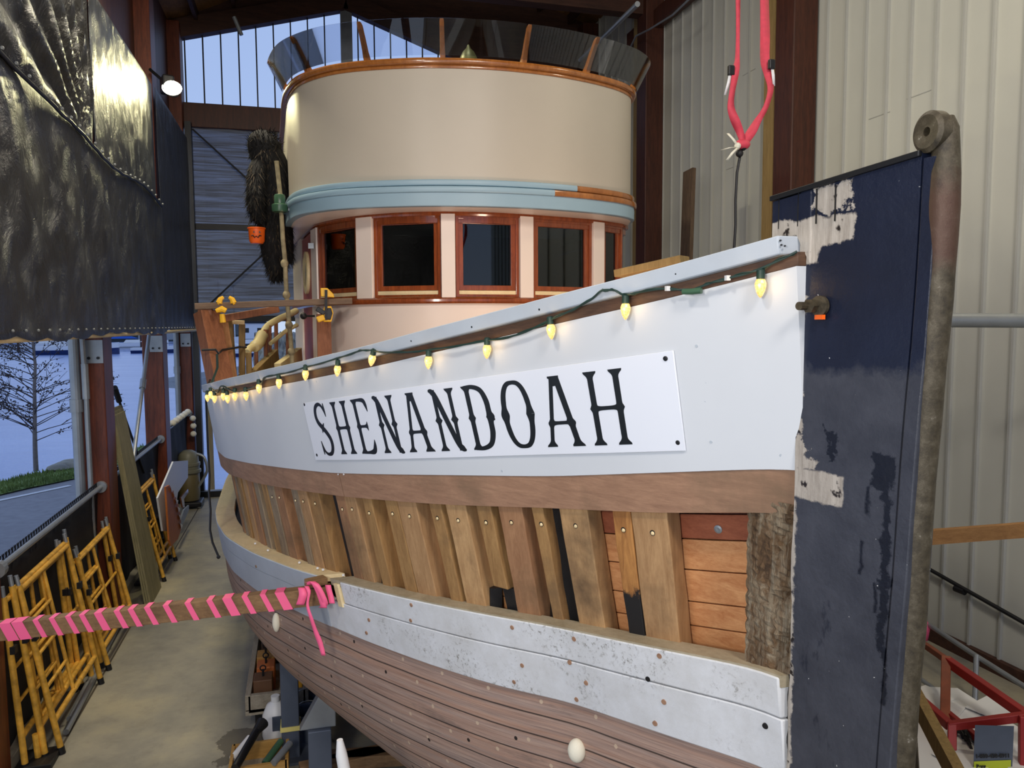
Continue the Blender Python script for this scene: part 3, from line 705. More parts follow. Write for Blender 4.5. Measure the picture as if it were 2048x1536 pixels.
def yacht(x, y, L, kind, rz, label, zoff=0):
    t = thing({'cruiser': 'motor_cruiser', 'sail': 'sailing_boat'}[kind], label, 'boat', loc=(x, y, WZ))
    c, s_ = math.cos(rz), math.sin(rz)
    def T(px, py, pz): return (x+px*c-py*s_, y+px*s_+py*c, WZ+pz)
    B = L*.15; m = MB(); secs = []; secs2 = []
    for k in range(9):
        u = k/8; b_ = B*(1 if u < .6 else math.sqrt(max(.02, 1-((u-.6)/.4)**2))); px = (u-.5)*L; h = L*.11+L*.05*u*u
        secs.append([T(px, -b_*.8, 0), T(px, -b_, h*.55), T(px, b_, h*.55), T(px, b_*.8, 0)])
        secs2.append([T(px, -b_, h*.55), T(px, -b_*1.02, h), T(px, b_*1.02, h), T(px, b_, h*.55)])
    m.loft(secs); m.build('lower_hull', NAVY if kind == 'cruiser' else MT['white'], t)
    MB().loft(secs2).build('topsides', MT['white'], t)
    def bx(px, pz, l, w_, h, mat, nm): MB().loft([[T(px-l/2, -w_/2, pz), T(px-l/2, w_/2, pz), T(px-l/2+.1*l, w_/2*.9, pz+h), T(px-l/2+.1*l, -w_/2*.9, pz+h)], [T(px+l/2, -w_/2, pz), T(px+l/2, w_/2, pz), T(px+l/2-.25*l, w_/2*.9, pz+h), T(px+l/2-.25*l, -w_/2*.9, pz+h)]]).build(nm, mat, t)
    if kind == 'cruiser':
        bx(-.05*L, L*.12, L*.5, B*1.5, L*.07, MT['white'], 'cabin'); bx(-.05*L, L*.185, L*.46, B*1.52, L*.045, MT['blackp'], 'cabin_window')
        bx(-.08*L, L*.23, L*.5, B*1.6, L*.02, MT['white'], 'cabin_roof'); bx(-.12*L, L*.25, L*.22, B, L*.05, MT['white'], 'flying_bridge')
    else:
        bx(-.02*L, L*.12, L*.4, B*1.1, L*.05, MT['white'], 'cabin'); bx(-.2*L, L*.19, L*.45, B*.3, L*.04, BLUEC, 'boom_cover')
        MB().tube([T(.08*L, 0, L*.1), T(.08*L, 0, L*1.25)], .08, 6).build('mast', MT['white'], t)
rnd = random.Random(21)
yacht(-38, 150, 13, 'cruiser', -.1, 'navy and white motor cruiser moored in the gap between the two left posts')
yacht(-25.5, 152, 9, 'cruiser', 0, 'smaller white motor boat moored right of the navy cruiser')
for k, (x, y, L, kd) in enumerate(((-124, 190, 15, 'cruiser'), (-106, 192, 14, 'sail'), (-88, 190, 13, 'cruiser'), (-71, 192, 14, 'sail'), (-62, 160, 12, 'cruiser'), (-50, 178, 12, 'sail'), (-34, 178, 12, 'sail'), (-19, 182, 12, 'sail'), (-13, 150, 10, 'sail'), (-7, 128, 9, 'cruiser'), (-1.5, 150, 10, 'sail'), (3, 128, 9, 'sail'), (-60, 212, 13, 'sail'), (-22, 215, 13, 'sail'), (12, 160, 10, 'sail'))):
    yacht(x, y, L, kd, rnd.uniform(-.3, .3), '%s in the far marina, %s' % ('white motor cruiser' if kd == 'cruiser' else 'sailing boat with blue boom cover', ['first from the left', 'second from the left', 'third from the left', 'fourth from the left', 'left of the navy cruiser', 'just left of the nearest post', 'behind the navy cruiser', 'right of the small motor boat', 'seen past the farthest post', 'low beside the jetty', 'seen through the deck railing', 'nearest in the railing gap', 'far back on the left', 'far back in the middle', 'farthest right'][k]))
t = thing('jetty', 'low jetty on piles along the far marina', 'jetty', loc=(-60, 170, WZ))
MB().box((-50, 168, WZ+.7), (170, 2.2, .3)).build('deck', MT['steel'], t)
for k in range(24): MB().tube([(-132+k*7.2, 167, WZ-.5), (-132+k*7.2, 167, WZ+3.4)], .22, 7).build('pile', MT['post'], t)
# grey skiff and dark rock riprap seen past the far post
p = onZ(372, 772, WZ+.3)
t = thing('skiff', 'upturned grey skiff bow beside the water past the farthest post', 'boat', loc=p)
q = onY(395, 765, 17.5); MB().loft([[(q[0]-1.0+.25*k, 17.5, q[2]+.02*k), (q[0]-1.0+.25*k, 17.3, q[2]-.05-.02*k), (q[0]-1.0+.25*k, 17.6+.06*k, q[2]+.05+.035*k), (q[0]-1.0+.25*k, 17.9, q[2])] for k in range(9)]).build('hull', MT['steel'], t, smooth=True)
MB().tube([(q[0]+.2, 17.6, -1.9), (q[0]+.2, 17.6, q[2])], .06).build('support', MT['postpale'], t)
rnd = random.Random(3); m = MB(); a_, c_ = onY(505, 700, 92), onY(640, 700, 92); rows = []
for k in range(31):
    x = a_[0]+(c_[0]-a_[0])*k/30; rows.append([(x+rnd.uniform(-.2, .2), 92+j*1.1+rnd.uniform(-.5, .5), WZ-.3+j*.62+rnd.uniform(-.2, .2)) for j in range(8)])
m.loft(rows, closed=False, cap=False); st(m.build('sea_wall', MT['concrete']))

# ------------------------------------------------------------------ hull geometry
XC = 1.45
railX = smoothf([1.50,1.6,1.86,2.19,2.43,2.68,2.93,3.24,3.6,4.2,4.8,5.4,6.0,6.5,7.0,8,10,14], [1.46,1.38,1.20,.96,.80,.64,.47,.28,.085,-.19,-.42,-.60,-.71,-.765,-.79,-.81,-.79,-.7], .4)
zr = smoothf([1.6,1.8,2.13,2.42,2.84,3.27,3.84,4.48,5.39,7,9,14], [3.18,3.13,3.05,2.99,2.90,2.81,2.72,2.63,2.52,2.38,2.27,2.2], .4)
fl = smoothf([1.55,1.9,2.6,4,5.5,7,14], [0,.12,.22,.2,.165,.15,.1], .3)
zP = smoothf([1.8,2.2,2.57,3,3.76,4.8,5.4,7,14], [2.505,2.43,2.36,2.30,2.19,2.08,2.02,1.93,1.8], .4)
zG = smoothf([1.8,2.2,3.04,3.73,4.8,5.6,7,14], [2.38,2.30,2.17,2.08,1.96,1.89,1.80,1.7], .4)
zL = smoothf([1.84,2.2,2.6,3.2,3.8,4.2,4.7,5.3,7,14], [1.92,1.865,1.80,1.725,1.65,1.60,1.55,1.50,1.38,1.3], .4)
zW = smoothf([1.6,1.9,2.26,2.9,3.8,4.5,4.8,7,9,14], [1.64,1.60,1.55,1.45,1.37,1.31,1.28,1.15,1.1,1.1], .4)
led = smoothf([1.5,3.5,5,14], [.085,.085,.115,.12], .3)
zM = lambda Y: zL(Y)+(zW(Y)-zL(Y))*.42
surf = lambda Y, z: railX(Y)+fl(Y)*(zr(Y)-z)
Y0 = 1.775
def Ylist(a, b, n): return [a+(b-a)*i/n for i in range(n+1)]
YL = Ylist(Y0, 3.0, 26)+Ylist(3.05, 7, 44)+Ylist(7.2, 13.2, 14)
ARC = [0]
_g = np.arange(1.2, 14, .01); _x = np.array([surf(q, zr(q)-.4) for q in _g]); _s = np.concatenate([[0], np.cumsum(np.hypot(np.diff(_x), .01))])
arc = lambda Y: float(np.interp(Y, _g, _s)); Yarc = lambda s: float(np.interp(s, _s, _g)); ARC0 = arc(1.6)
def mir(p): return (2*XC-p[0], p[1], p[2])
boat = thing('fishing_boat', 'wooden fishing boat under restoration, white bow and round-fronted wheelhouse', 'boat', loc=(XC, 1.42, .2))
def strip(name, mat, lo, hi, oo, oi, ys=YL, both=True, uvs=False, bevel=0, label=None, cat=None, smooth=True):
    """board following the hull between heights lo(Y) and hi(Y); oo / oi outboard offsets in X"""
    f = lambda v, Y: v(Y) if callable(v) else v
    for side in ((0, 1) if both else (0,)):
        m = MB(); secs = []; uv = []
        for Y in ys:
            a, b_ = lo(Y), hi(Y); o1, o2 = f(oo, Y), f(oi, Y)
            q = [(surf(Y, a)-o1, Y, a), (surf(Y, b_)-o1, Y, b_), (surf(Y, b_)-o2, Y, b_), (surf(Y, a)-o2, Y, a)]
            secs.append([mir(p) for p in q] if side else q); uv += [(arc(Y), a), (arc(Y), b_), (arc(Y), b_+.05), (arc(Y), a-.05)]
        m.loft(secs, uvf=uv); ob = m.build(name, mat, boat, smooth=smooth, bevel=bevel)
        if side == 0: first = ob
    return first
nrm = lambda Y: math.sqrt(1+((railX(Y+.05)-railX(Y-.05))/.1)**2)
strip('bulwark_panel', MT['ply'], zP, lambda Y: zr(Y)-.088, lambda Y: .008*nrm(Y), lambda Y: -.016*nrm(Y))
strip('guard_board', MT['guard'], zG, lambda Y: zP(Y)-.001, lambda Y: .004*nrm(Y), lambda Y: -.016*nrm(Y))
strip('rail_strip', MT['raildark'], lambda Y: zr(Y)-.087, lambda Y: zr(Y)-.05, lambda Y: .004*nrm(Y), lambda Y: -.05*nrm(Y), bevel=.002)
ysr = [1.80+i*.03 for i in range(20)]+[y for y in YL if y > 2.4]
strip('rail_cap', MT['rail'], lambda Y: zr(Y)-.05, zr, lambda Y: .022*nrm(Y), lambda Y: -.17*nrm(Y) if Y > 2 else -.12, ys=ysr, bevel=.004)
# lower planks: outer face offset by led; ledge on top
LG = wood('weathered_ledge_wood', srgb(150, 138, 112), srgb(184, 172, 146), (5, 2, 10), 2, .7)
strip('ledge_plank', LG, lambda Y: zL(Y)-.035, lambda Y: zL(Y)+.0, lambda Y: led(Y)-.004, lambda Y: -.03, ys=[1.812]+[y for y in YL if 1.83 < y < 3.93])
strip('ledge_plank', MT['ledge'], lambda Y: zL(Y)-.035, lambda Y: zL(Y)+.001, lambda Y: led(Y)-.004, lambda Y: -.03, ys=[y for y in YL if y > 3.88])
strip('sheer_plank', MT['wornwhite'], lambda Y: zM(Y)+.0015, lambda Y: zL(Y)-.006, lambda Y: led(Y), lambda Y: led(Y)-.05, bevel=.006, ys=[1.815]+[y for y in YL if 1.83 < y < 3.84])
strip('sheer_plank', MT['rail'], lambda Y: zM(Y)+.0005, lambda Y: zL(Y)-.006, lambda Y: led(Y)-.0, lambda Y: led(Y)-.05, bevel=.004, ys=[3.98]+[y for y in YL if y > 4.0])
strip('sheer_plank', MT['wornwhite'], zW, lambda Y: zM(Y)-.0015, lambda Y: led(Y), lambda Y: led(Y)-.05, bevel=.004, ys=[1.812]+[y for y in YL if 1.83 < y < 4.0])
strip('lower_sheer_plank', MT['rail'], zW, lambda Y: zM(Y)+.0005, lambda Y: led(Y), lambda Y: led(Y)-.05, ys=[3.951]+[y for y in YL if y > 3.96])
# hull bottom planking
def sec(Y, w):
    I = np.interp
    zk = I(Y, [1.6, 1.8, 2.2, 2.8, 14], [1.3, .9, .42, .28, .24])
    p = I(Y, [1.6, 2.5, 3.5, 5, 7, 14], [1.25, 2.2, 3.1, 3.2, 2.9, 2.6]); q = I(Y, [1.6, 3, 5, 7, 14], [.95, .75, .6, .6, .6])
    z0 = zW(Y)+.02; z = z0+(zk-z0)*w
    b0 = XC-(surf(Y, zW(Y))-led(Y)+.022)
    return (XC-(.08+(b0-.08)*(1-w**p)**q), Y, z)
for side in (0, 1):
    m = MB(); NW = 44; secs = []; uv = []
    for Y in [1.77, 1.85, 1.95]+Ylist(2.05, 7, 60)+Ylist(7.3, 13.2, 14):
        q = [sec(Y, (j/NW)) for j in range(NW+1)]; g = 0
        for j, p_ in enumerate(q):
            if j: g += math.dist(q[j], q[j-1])
            uv.append((arc(Y), (g-.02)/.0845*(1+.0*Y)))
        # keep plank count constant towards the stern by scaling girth to the girth at Y = 3
        secs.append([mir(p) for p in q] if side else q)
    m.loft(secs, closed=False, cap=False, uvf=uv)
    m.build('hull_planking', MT['hull'], boat, smooth=True)
strip('black_seam', MT['black_timber'], lambda Y: zW(Y)-.01, lambda Y: zW(Y)+.03, lambda Y: led(Y)-.03, lambda Y: led(Y)-.09)
MB().loft([[(XC-.09, y, .22), (XC+.09, y, .22), (XC+.09, y, .5), (XC-.09, y, .5)] for y in (1.9, 13.2)]).build('keel', MT['black_timber'], boat, bevel=.01)
m = MB(); m.loft([[(p_[0], p_[1], p_[2]) for p_ in [sec(13.2, j/20) for j in range(21)]]+[mir(sec(13.2, j/20)) for j in range(20, -1, -1)], [(p_[0]*.98+.03, 13.25, p_[2]) for p_ in [sec(13.2, j/20) for j in range(21)]]+[(mir(sec(13.2, j/20))[0]*.98+.03, 13.25, sec(13.2, j/20)[2]) for j in range(20, -1, -1)]])
m.build('transom', MT['hull'], boat)
# deck and inner planking
m = MB(); m.loft([[(surf(Y, zP(Y))+.02, Y, zP(Y)-.055), (2*XC-surf(Y, zP(Y))-.02, Y, zP(Y)-.055), (2*XC-surf(Y, zP(Y))-.02, Y, zP(Y)-.095), (surf(Y, zP(Y))+.02, Y, zP(Y)-.095)] for Y in YL])
m.build('deck', MT['raildark'], boat)
def innerX(Y, z): return surf(Y, z)+.014+.085*nrm(Y)
ZI = [0, .085, .17, .275, .385, .47, .58, .70, .80]
for k in range(8):
    for (ya, yb) in ((1.93+.015*(k % 3), 6.9),):
        m = MB(); secs = []
        for Y in Ylist(ya, yb, 30):
            top = zG(Y)+.07-ZI[k]; bot = zG(Y)+.07-ZI[k+1]+.004
            secs.append([(innerX(Y, bot), Y, bot), (innerX(Y, top), Y, top), (innerX(Y, top)+.04, Y, top), (innerX(Y, bot)+.04, Y, bot)])
        m.loft(secs).build('inner_plank', MT['firred'] if k < 2 else MT['fir'], boat, bevel=.002)
# white glue line and washer on the topmost inner plank
pw = None
def hullhit(x, y, off=0.0, fn=None):
    fn = fn or (lambda Y, z: surf(Y, z)-off); r = ray(x, y); prev = None
    for t in np.arange(1.0, 11, .004):
        p = CAMP+r*t; v = p[0]-fn(p[1], p[2])
        if prev is not None and prev < 0 <= v: return p
        prev = v
    return None
HN = lambda Y: (lambda d: Vector((-1, d, -.18)).normalized())((railX(Y+.05)-railX(Y-.05))/.1)
def disc(p, r, h, mat, name, parent, n=14, nv=None, dish=0):
    nv = nv or HN(p[1]); ax = nv.to_track_quat('Z', 'Y').to_matrix(); m = MB(); P = Vector(V(p))
    secs = [[P+ax@Vector((rr*math.cos(6.2832*j/n), rr*math.sin(6.2832*j/n), hh)) for j in range(n)] for rr, hh in ((.001, -.004), (r, -.004), (r, h), (r*.55, h+dish), (.001, h+dish))]
    return m.loft(secs).build(name, mat, parent, smooth=False)
p = hullhit(1437, 1058, fn=innerX); disc(p, .0135, .004, MT['steel'], 'washer', boat, 20, dish=.002); disc(p, .006, .008, MT['steel'], 'bolt_head', boat, 6)

# ribs: outer face from Ya to Yb (pixel columns measured at the guard's lower edge)
def yat(x): return hullhit(x, float(np.interp(x, [446,466,523,591,690,783,900,1071,1300,1583], [927,945,964,981,992,1003,1007,1018,1021,1022])))[1]
RX_ = [(1262, 1335, 0, .12, 1), (1224, 1260, 'b', .10, 1), (1117, 1174, 4, .12, 1), (1060, 1083, 2, .11, 1), (992, 1041, 1, .11, 1), (947, 975, 2, .10, 1), (884, 924, 4, .12, 1), (852, 875, 2, .11, 1),
       (788, 825, 0, .12, 1), (763, 787, 2, .11, 1), (717, 736, 2, .12, 1), (682, 703, 0, .12, 1), (664, 681, 1, .11, 1), (612, 631, 2, .12, 1), (589, 606, 0, .12, 1), (576, 588, 3, .11, 1), (541, 556, 1, .12, 1), (527, 540, 3, .12, 1), (515, 525, 2, .11, 0),
       (500, 508, 3, .12, 0), (487, 496, 1, .12, 0), (477, 484, 0, .12, 0), (468, 473, 2, .12, 0), (461, 465, 3, .12, 0), (455, 458, 1, .12, 0)]
for xa, xb, ci, dp, hole in RX_:
    ya, yb = yat(xb), yat(xa); rnd = random.Random(xa)
    m = MB(); secs = []; tz = (zG(ya)+.05); bz = zL((ya+yb)/2)-.06; tw = rnd.uniform(-.008, .008)
    bz2 = bz if xa != 947 else bz+.15
    for j in range(7):
        f = j/6; q = []
        for (Y, inn) in ((ya, 0), (yb, 0), (yb, dp*.68), (ya, dp*.68)):
            z = bz2+(tz-bz2)*f; Yj = Y+tw*(1-f)+.002*rnd.uniform(-1, 1)+(.012+.030*(1-f))*min(1, max(0, (3.1-Y)/.7))
            nn = HN(Yj); X = surf(Yj, z)+.014-nn[0]*inn; q.append((X, Yj-nn[1]*inn, z))
        secs.append(q)
    mat = MT['ribblack'] if ci == 'b' else MT['ribs'][ci]
    rb = m.loft(secs).build('rib', mat, boat, bevel=.004)
    if xa == 947:
        secs = [[(surf(Y, z)+.045+inn, Y, z) for (Y, inn) in ((ya, 0), (yb, 0), (yb, .05), (ya, .05))] for z in (bz, bz2)]
        MB().loft(secs).build('rib_stub', MT['black_timber'], rb)
    if hole:
        Y = (ya+yb)/2+rnd.uniform(-.006, .006)+.014*min(1, max(0, (3.1-ya)/.7)); z = zG(Y)-.06-rnd.uniform(0, .012)
        pp = (surf(Y, z)+.0135, Y, z); r = .0095 if hole else .006
        disc(pp, r, .001, MT['blackp'], 'bolt_hole', rb); disc((pp[0]+.001, Y, z-.001), r*.72, .002, MT['ledge'], 'plug', rb, dish=.004)
# dark strips and blocks between ribs
for xa, xb in ((1046, 1062), (640, 652)):
    ya, yb = yat(xb), yat(xa)
    MB().loft([[(surf(Y, z)+.06+i_, Y, z) for (Y, i_) in ((ya, 0), (yb, 0), (yb, .06), (ya, .06))] for z in (zL(ya)-.05, zG(ya)+.04)]).build('dark_rib', MT['black_timber'], boat)
for x in (1031, 905, 700):
    yb = yat(x); z = zL(yb)
    MB().box((surf(yb, z)+.08, yb, z+.03), (.05, .06, .09)).build('dark_block', MT['black_timber'], boat)

# ------------------------------------------------------------------ stem, apron, iron
rnd = random.Random(5)
def ragged(x): return x+rnd.uniform(-.004, .004)
# apron timber (rotten) just aft of the stem
m = MB(); secs = []
for j in range(40):
    z = 1.85+(2.40-1.85)*j/39; q = []
    for k in range(13):
        Y = 1.80+.15*k/12; dent = 0
        if k < 6: dent = .028*max(0, math.sin(j*.55+k*.8)+.3*math.sin(j*1.9+k*2))*math.sin(math.pi*(k+.6)/6.6)
        X = 1.292-(Y-1.80)*.38+dent*1.2+.003*math.sin(j*2.1+k)+rnd.uniform(-.002, .002); q.append((X, Y, z))
    q += [(1.5, 1.95, z), (1.5, 1.80, z)]; secs.append(q)
m.loft(secs).build('rotten_apron', MT['rot'], boat, smooth=False)
# stem timber: tapered in plan, a strip by the iron band, raked a little
def stem_pt(Y, z): # port face X
    return 1.278+(1.80-Y)*.262
zs = [.3, .6, .9, 1.2]+[1.3+i*.05 for i in range(37)]+[3.13]
m = MB(); secs = []
def ztopS(Y): return 3.283-(Y-1.47)*.10
YA = 1.798
YF = smoothf([.3,1.84,2.1,2.29,2.48,2.66,2.84,3.01,3.18,3.3],[1.58,1.536,1.523,1.512,1.506,1.499,1.487,1.480,1.476,1.474],.2,1.2,4)
SX0 = 1.403
m = MB(); secs = []
for j in range(43):
    f = j/42; q = []
    for k_ in range(5):
        zt = ztopS(1.6); z = .3+(zt-.3)*f; yf = YF(z); Y = YA+(yf-YA)*k_/4+(ragged(0) if k_ == 0 else 0)
        z = .3+(ztopS(Y)-.3)*f; q.append((stem_pt(Y, z), Y, z))
    for k_ in (4, 0):
        Y = YA+(YF(.3+(zt-.3)*f)-YA)*k_/4; z = .3+(ztopS(Y)-.3)*f; q.append((2*SX0-stem_pt(Y, z), Y, z))
    secs.append(q)
stem = m.loft(secs).build('stem', MT['stem'], boat)
# false stem strip beside the iron, separated by a dark seam
m = MB(); secs = []
for j in range(22):
    f = j/21; z = .3+(3.27-.3)*f; y_ = YF(z)-.004
    secs.append([(stem_pt(y_, z)-.002, y_, z), (stem_pt(y_-.035, z)-.003, y_-.035, z), (1.43, y_-.035, z), (1.43, y_, z)])
m.loft(secs).build('stem_strip', MT['stem'], stem, bevel=.003)
# head block that reaches aft over the rail, with a thin dark capping board
m = MB(); secs = []
for Y in (1.885, 1.86, 1.83, 1.805, 1.76):
    zb = 3.13 if Y > 1.803 else 3.05
    X = stem_pt(Y, 0)-.004
    secs.append([(X, Y, zb+rnd.uniform(-.003, .003)), (X, Y, ztopS(Y)-.01), (2*SX0-X, Y, ztopS(Y)-.01), (2*SX0-X, Y, zb)])
m.loft(secs).build('stem_head_block', MT['stem'], boat, bevel=.003)
MB().loft([[(stem_pt(Y, 0)-.009, Y, ztopS(Y)-.008), (2*SX0-stem_pt(Y, 0)+.009, Y, ztopS(Y)-.008), (2*SX0-stem_pt(Y, 0)+.009, Y, ztopS(Y)+.006), (stem_pt(Y, 0)-.009, Y, ztopS(Y)+.006)] for Y in (1.89, 1.8, 1.7, 1.6, 1.475)]).build('capping_board', MT['blackp'], boat, bevel=.002)
for Y in (1.862, 1.80, 1.745, 1.69): MB().box((stem_pt(Y, 0)-.0035, Y, 3.20), (.003, .0025, .09)).build('board_joint', MT['blackp'], boat)
# iron stem band ending in a round eye
YI = smoothf([.3,1.85,2.04,2.23,2.48,2.66,2.84,3.01,3.17,3.3],[1.56,1.512,1.503,1.492,1.484,1.474,1.458,1.450,1.445,1.443],.2,1.2,4)
m = MB(); pts = []; rr = []
for j in range(44):
    z = .3+(3.30-.3)*j/43; k_ = min(1, max(0, (2.9-z)/.8))
    pts.append((1.400+.0012*math.sin(j), YI(z), z)); rr.append(.0318+.0009*math.sin(j*1.7)+(.002 if 3.05 < z < 3.22 else 0)-(.004 if z > 3.25 else 0))
pts += [(1.397, 1.444, 3.33), (1.395, 1.446, 3.355)]; rr += [.027, .019]
iron = m.tube(pts, rr, 20).build('iron_stem_band', MT['rust'], boat, smooth=True)
m = MB(); EC = (1.376, 1.462, 3.326); n = 36; secs = []
prof = [(.010, -.014), (.036, -.017), (.045, -.010), (.045, .014), (.036, .02), (.010, .018)]
for k in range(n+1):
    a = 2*math.pi*k/n; secs.append([(EC[0]+h, EC[1]+r*math.cos(a), EC[2]+r*math.sin(a)*1.03) for r, h in prof])
m.loft(secs, closed=True, cap=False).build('iron_eye', MT['rust'], iron, smooth=True)
# big bolt with nut and washer through the stem, orange rust
bp = onX(1634, 612, stem_pt(1.74, 0)-.006); nx = Vector((-1, -.26, 0)).normalized()
disc(bp+np.array([0, -.012, 0]), .026, .006, MT['rust'], 'washer', boat, 24, nv=nx)
disc(bp+np.array([-.006, .004, 0]), .019, .022, MT['rust'], 'nut', boat, 6, nv=nx); disc(bp+np.array([-.02, .01, 0]), .011, .035, MT['rust'], 'bolt', boat, 12, nv=nx)
MB().box(bp+np.array([-.004, -.018, -.029]), (.01, .03, .012)).build('rust_flake', MT['orange'], boat)
# black tar in the gap beside the planks' ends
m = MB(); m.loft([[(1.285+.004*math.sin(j*2.3), 1.79, 1.2+j*.04), (1.29, 1.84, 1.2+j*.04), (1.33, 1.86, 1.2+j*.04), (1.33, 1.79, 1.2+j*.04)] for j in range(19)]); m.build('tar_joint', MT['black_timber'], boat)

# plugs in the white planks
for x, y, dk in ((513, 1133, 1), (824, 1210, 0), (823, 1241, 0), (739, 1240, 0), (734, 1266, 0), (1026, 1255, 0), (1150, 1278, 0), (1141, 1325, 0), (1046, 1331, 0), (1030, 1364, 0), (1174, 1366, 0), (1155, 1399, 0), (1321, 1312, 0), (1298, 1358, 2), (1312, 1447, 0), (1533, 1452, 2), (1330, 1404, 0)):
    p = hullhit(x, y, fn=lambda Y, z: surf(Y, z)-led(Y))
    if p is None: continue
    disc((p[0]-.0045, p[1], p[2]), .0088, .001, MT['blackp'] if dk == 2 else MT['guard'], 'wooden_plug' if dk != 2 else 'bolt_hole', boat, 12)
for x, y in ((823, 682), (944, 654), (1079, 619), (478, 748), (1352, 548), (1570, 492), (1561, 481), (1563, 490)):
    p = hullhit(x, y, fn=lambda Y, z: surf(Y, z)-.022*nrm(Y)); disc((p[0]-.001, p[1], p[2]), .0035 if x < 1300 else .0025, .001, MT['blackp'], 'screw_hole', boat, 8)
for x, y in ((1583, 572), (1412, 768), (1393, 692), (1410, 805), (1414, 858), (1422, 884), (633, 763), (1004, 942), (1562, 911)):
    p = hullhit(x, y, fn=lambda Y, z: surf(Y, z)-.009*nrm(Y)); disc((p[0]-.0005, p[1], p[2]), .0045, .0006, MT['rail'], 'filled_screw_hole', boat, 10)
for x in (676, 687):
    p = hullhit(x, 949, .009); disc((p[0]-.0005, p[1], p[2]), .004, .0006, MT['white'], 'screw_hole', boat, 10)
MB().add([(surf(3.70, z)-.0065*1.2, 3.70+dy, z) for z, dy in ((zG(3.7), 0), (zP(3.7), 0), (zP(3.7), .004), (zG(3.7), .004))], [(0, 1, 2, 3)]).build('board_butt_joint', MT['black_timber'], boat)
# ragged bits of foam and shims on the ledge
for x, y in ((522, 1073), (548, 1085), (612, 1112), (649, 1127), (660, 1128), (701, 1140)):
    p = hullhit(x, y, -.01); tag(MB().ball((p[0]-.035, p[1], zL(p[1])+.012), .008, 8, 5, (1, 1.5, .8)).build('plaster_crumb', MT['white']), 'white crumb lying on the pale ledge against the ribs', 'crumb', 'white crumbs on the ledge')

# ------------------------------------------------------------------ name board with lettering
sb = lambda s: 2.279-(s-2.538)*.1334   # baseline height against arc position
s0 = arc(1.6)
Ys_ = np.linspace(1.6, 9, 3000); Xs_ = np.array([railX(y)+fl(y)*.4 for y in Ys_]); S_ = np.concatenate([[0], np.cumsum(np.hypot(np.diff(Xs_), np.diff(Ys_)))])
YS = lambda s: float(np.interp(s, S_, Ys_))
def sp(s, v, off):
    z = sb(s)+v; Y = YS(s); return (surf(Y, z)-off*nrm(Y), Y, z)
board = thing('name_board', 'white name board lettered SHENANDOAH, screwed to the port bow', 'sign', loc=sp(1.6, 0, .02))
m = MB(); secs = []
for k in range(41):
    s = .563+(2.643-.563)*k/40; f = k/40; vt = .277+(.256-.277)*f; vb = -.026-.002*f; ds = -.006*f
    secs.append([sp(s, vb, .011), sp(s+ds, vt, .011), sp(s+ds, vt, .0145), sp(s, vb, .0145)])
m.loft(secs).build('board', MT['plate'], board, smooth=True, bevel=.001)
LH = .243
class Glyph:
    def __init__(g, sl, w): g.m = MB(); g.sl = sl; g.w = w
    def P(g, u, v, off=.0165): return sp(g.sl-u*g.w, v*LH, off)
    def strip(g, pts, hw, hz=False):  # pts (u,v) centreline; hw half width metres perpendicular to the path
        n = len(pts); secs = []
        W = [(u*g.w, v*LH) for u, v in pts]
        for i, (x, y) in enumerate(W):
            a = W[max(i-1, 0)]; b_ = W[min(i+1, n-1)]; dx, dy = b_[0]-a[0], b_[1]-a[1]; L = math.hypot(dx, dy) or 1; h = hw[i]
            nx_, ny_ = (-h, 0) if hz else (-dy/L*h, dx/L*h)
            def q(px, py, off): return sp(g.sl-px, py, off)
            secs.append([q(x+nx_, y+ny_, .0145), q(x+nx_, y+ny_, .0158), q(x-nx_, y-ny_, .0158), q(x-nx_, y-ny_, .0145)])
        g.m.loft(secs)
    def stem(g, ub, ut, hw=.0105, top=1, bot=1, spur=.5, v0=0, v1=1, sw=.0075, tl=1):
        pts = []; ws = []
        for i in range(41):
            v = v0+(v1-v0)*i/40; pts.append((ub+(ut-ub)*v, v)); h = hw
            if bot: h += .015*max(0, 1-max(0, v-.02)/.08)**1.8 if v > .02 else .015
            if top: h += .015*max(0, 1-max(0, (1-v)-.02)/.08)**1.8 if v < .98 else .015
            if spur is not None: h += sw*max(0, 1-abs(v-spur)/.055)
            ws.append(h)
        g.strip(pts, ws, True)
    def bar(g, u0, u1, v, h=.0065):
        n = 16; g.strip([(u0+(u1-u0)*i/n, v) for i in range(n+1)], [h+.013*(abs(2*i/n-1))**5 for i in range(n+1)])
    def curve(g, P, hw, n=10):
        # Catmull-Rom through (u,v,hw)
        Q = []
        for i in range(len(P)-1):
            p0, p1, p2, p3 = P[max(i-1, 0)], P[i], P[i+1], P[min(i+2, len(P)-1)]
            for k in range(n):
                t = k/n; Q.append([.5*((2*p1[c])+(-p0[c]+p2[c])*t+(2*p0[c]-5*p1[c]+4*p2[c]-p3[c])*t*t+(-p0[c]+3*p1[c]-3*p2[c]+p3[c])*t**3) for c in range(3)])
        Q.append(list(P[-1])); g.strip([(q[0], q[1]) for q in Q], [max(.0008, q[2]) for q in Q])
    def done(g, name): return g.m.build(name, MT['letter'], board)
def gS(g):
    g.curve([(.93, .74, .001), (.88, .84, .005), (.72, .955, .007), (.48, .99, .0085), (.2, .93, .0105), (.08, .79, .012), (.16, .65, .0125), (.42, .54, .0125), (.70, .43, .0125), (.92, .29, .0125), (.92, .14, .012), (.75, .03, .010), (.48, .005, .0075), (.25, .05, .006), (.13, .16, .004), (.07, .27, .001)], 0)
    g.strip([(.95, .74), (.93, .84), (.90, .93), (.90, 1.0)], [.001, .004, .006, .003]); g.strip([(.04, .27), (.07, .16), (.10, .07), (.10, 0)], [.001, .004, .006, .003])
    g.strip([(.36, .43), (.42, .50), (.52, .56), (.62, .62)], [.001, .008, .008, .001])
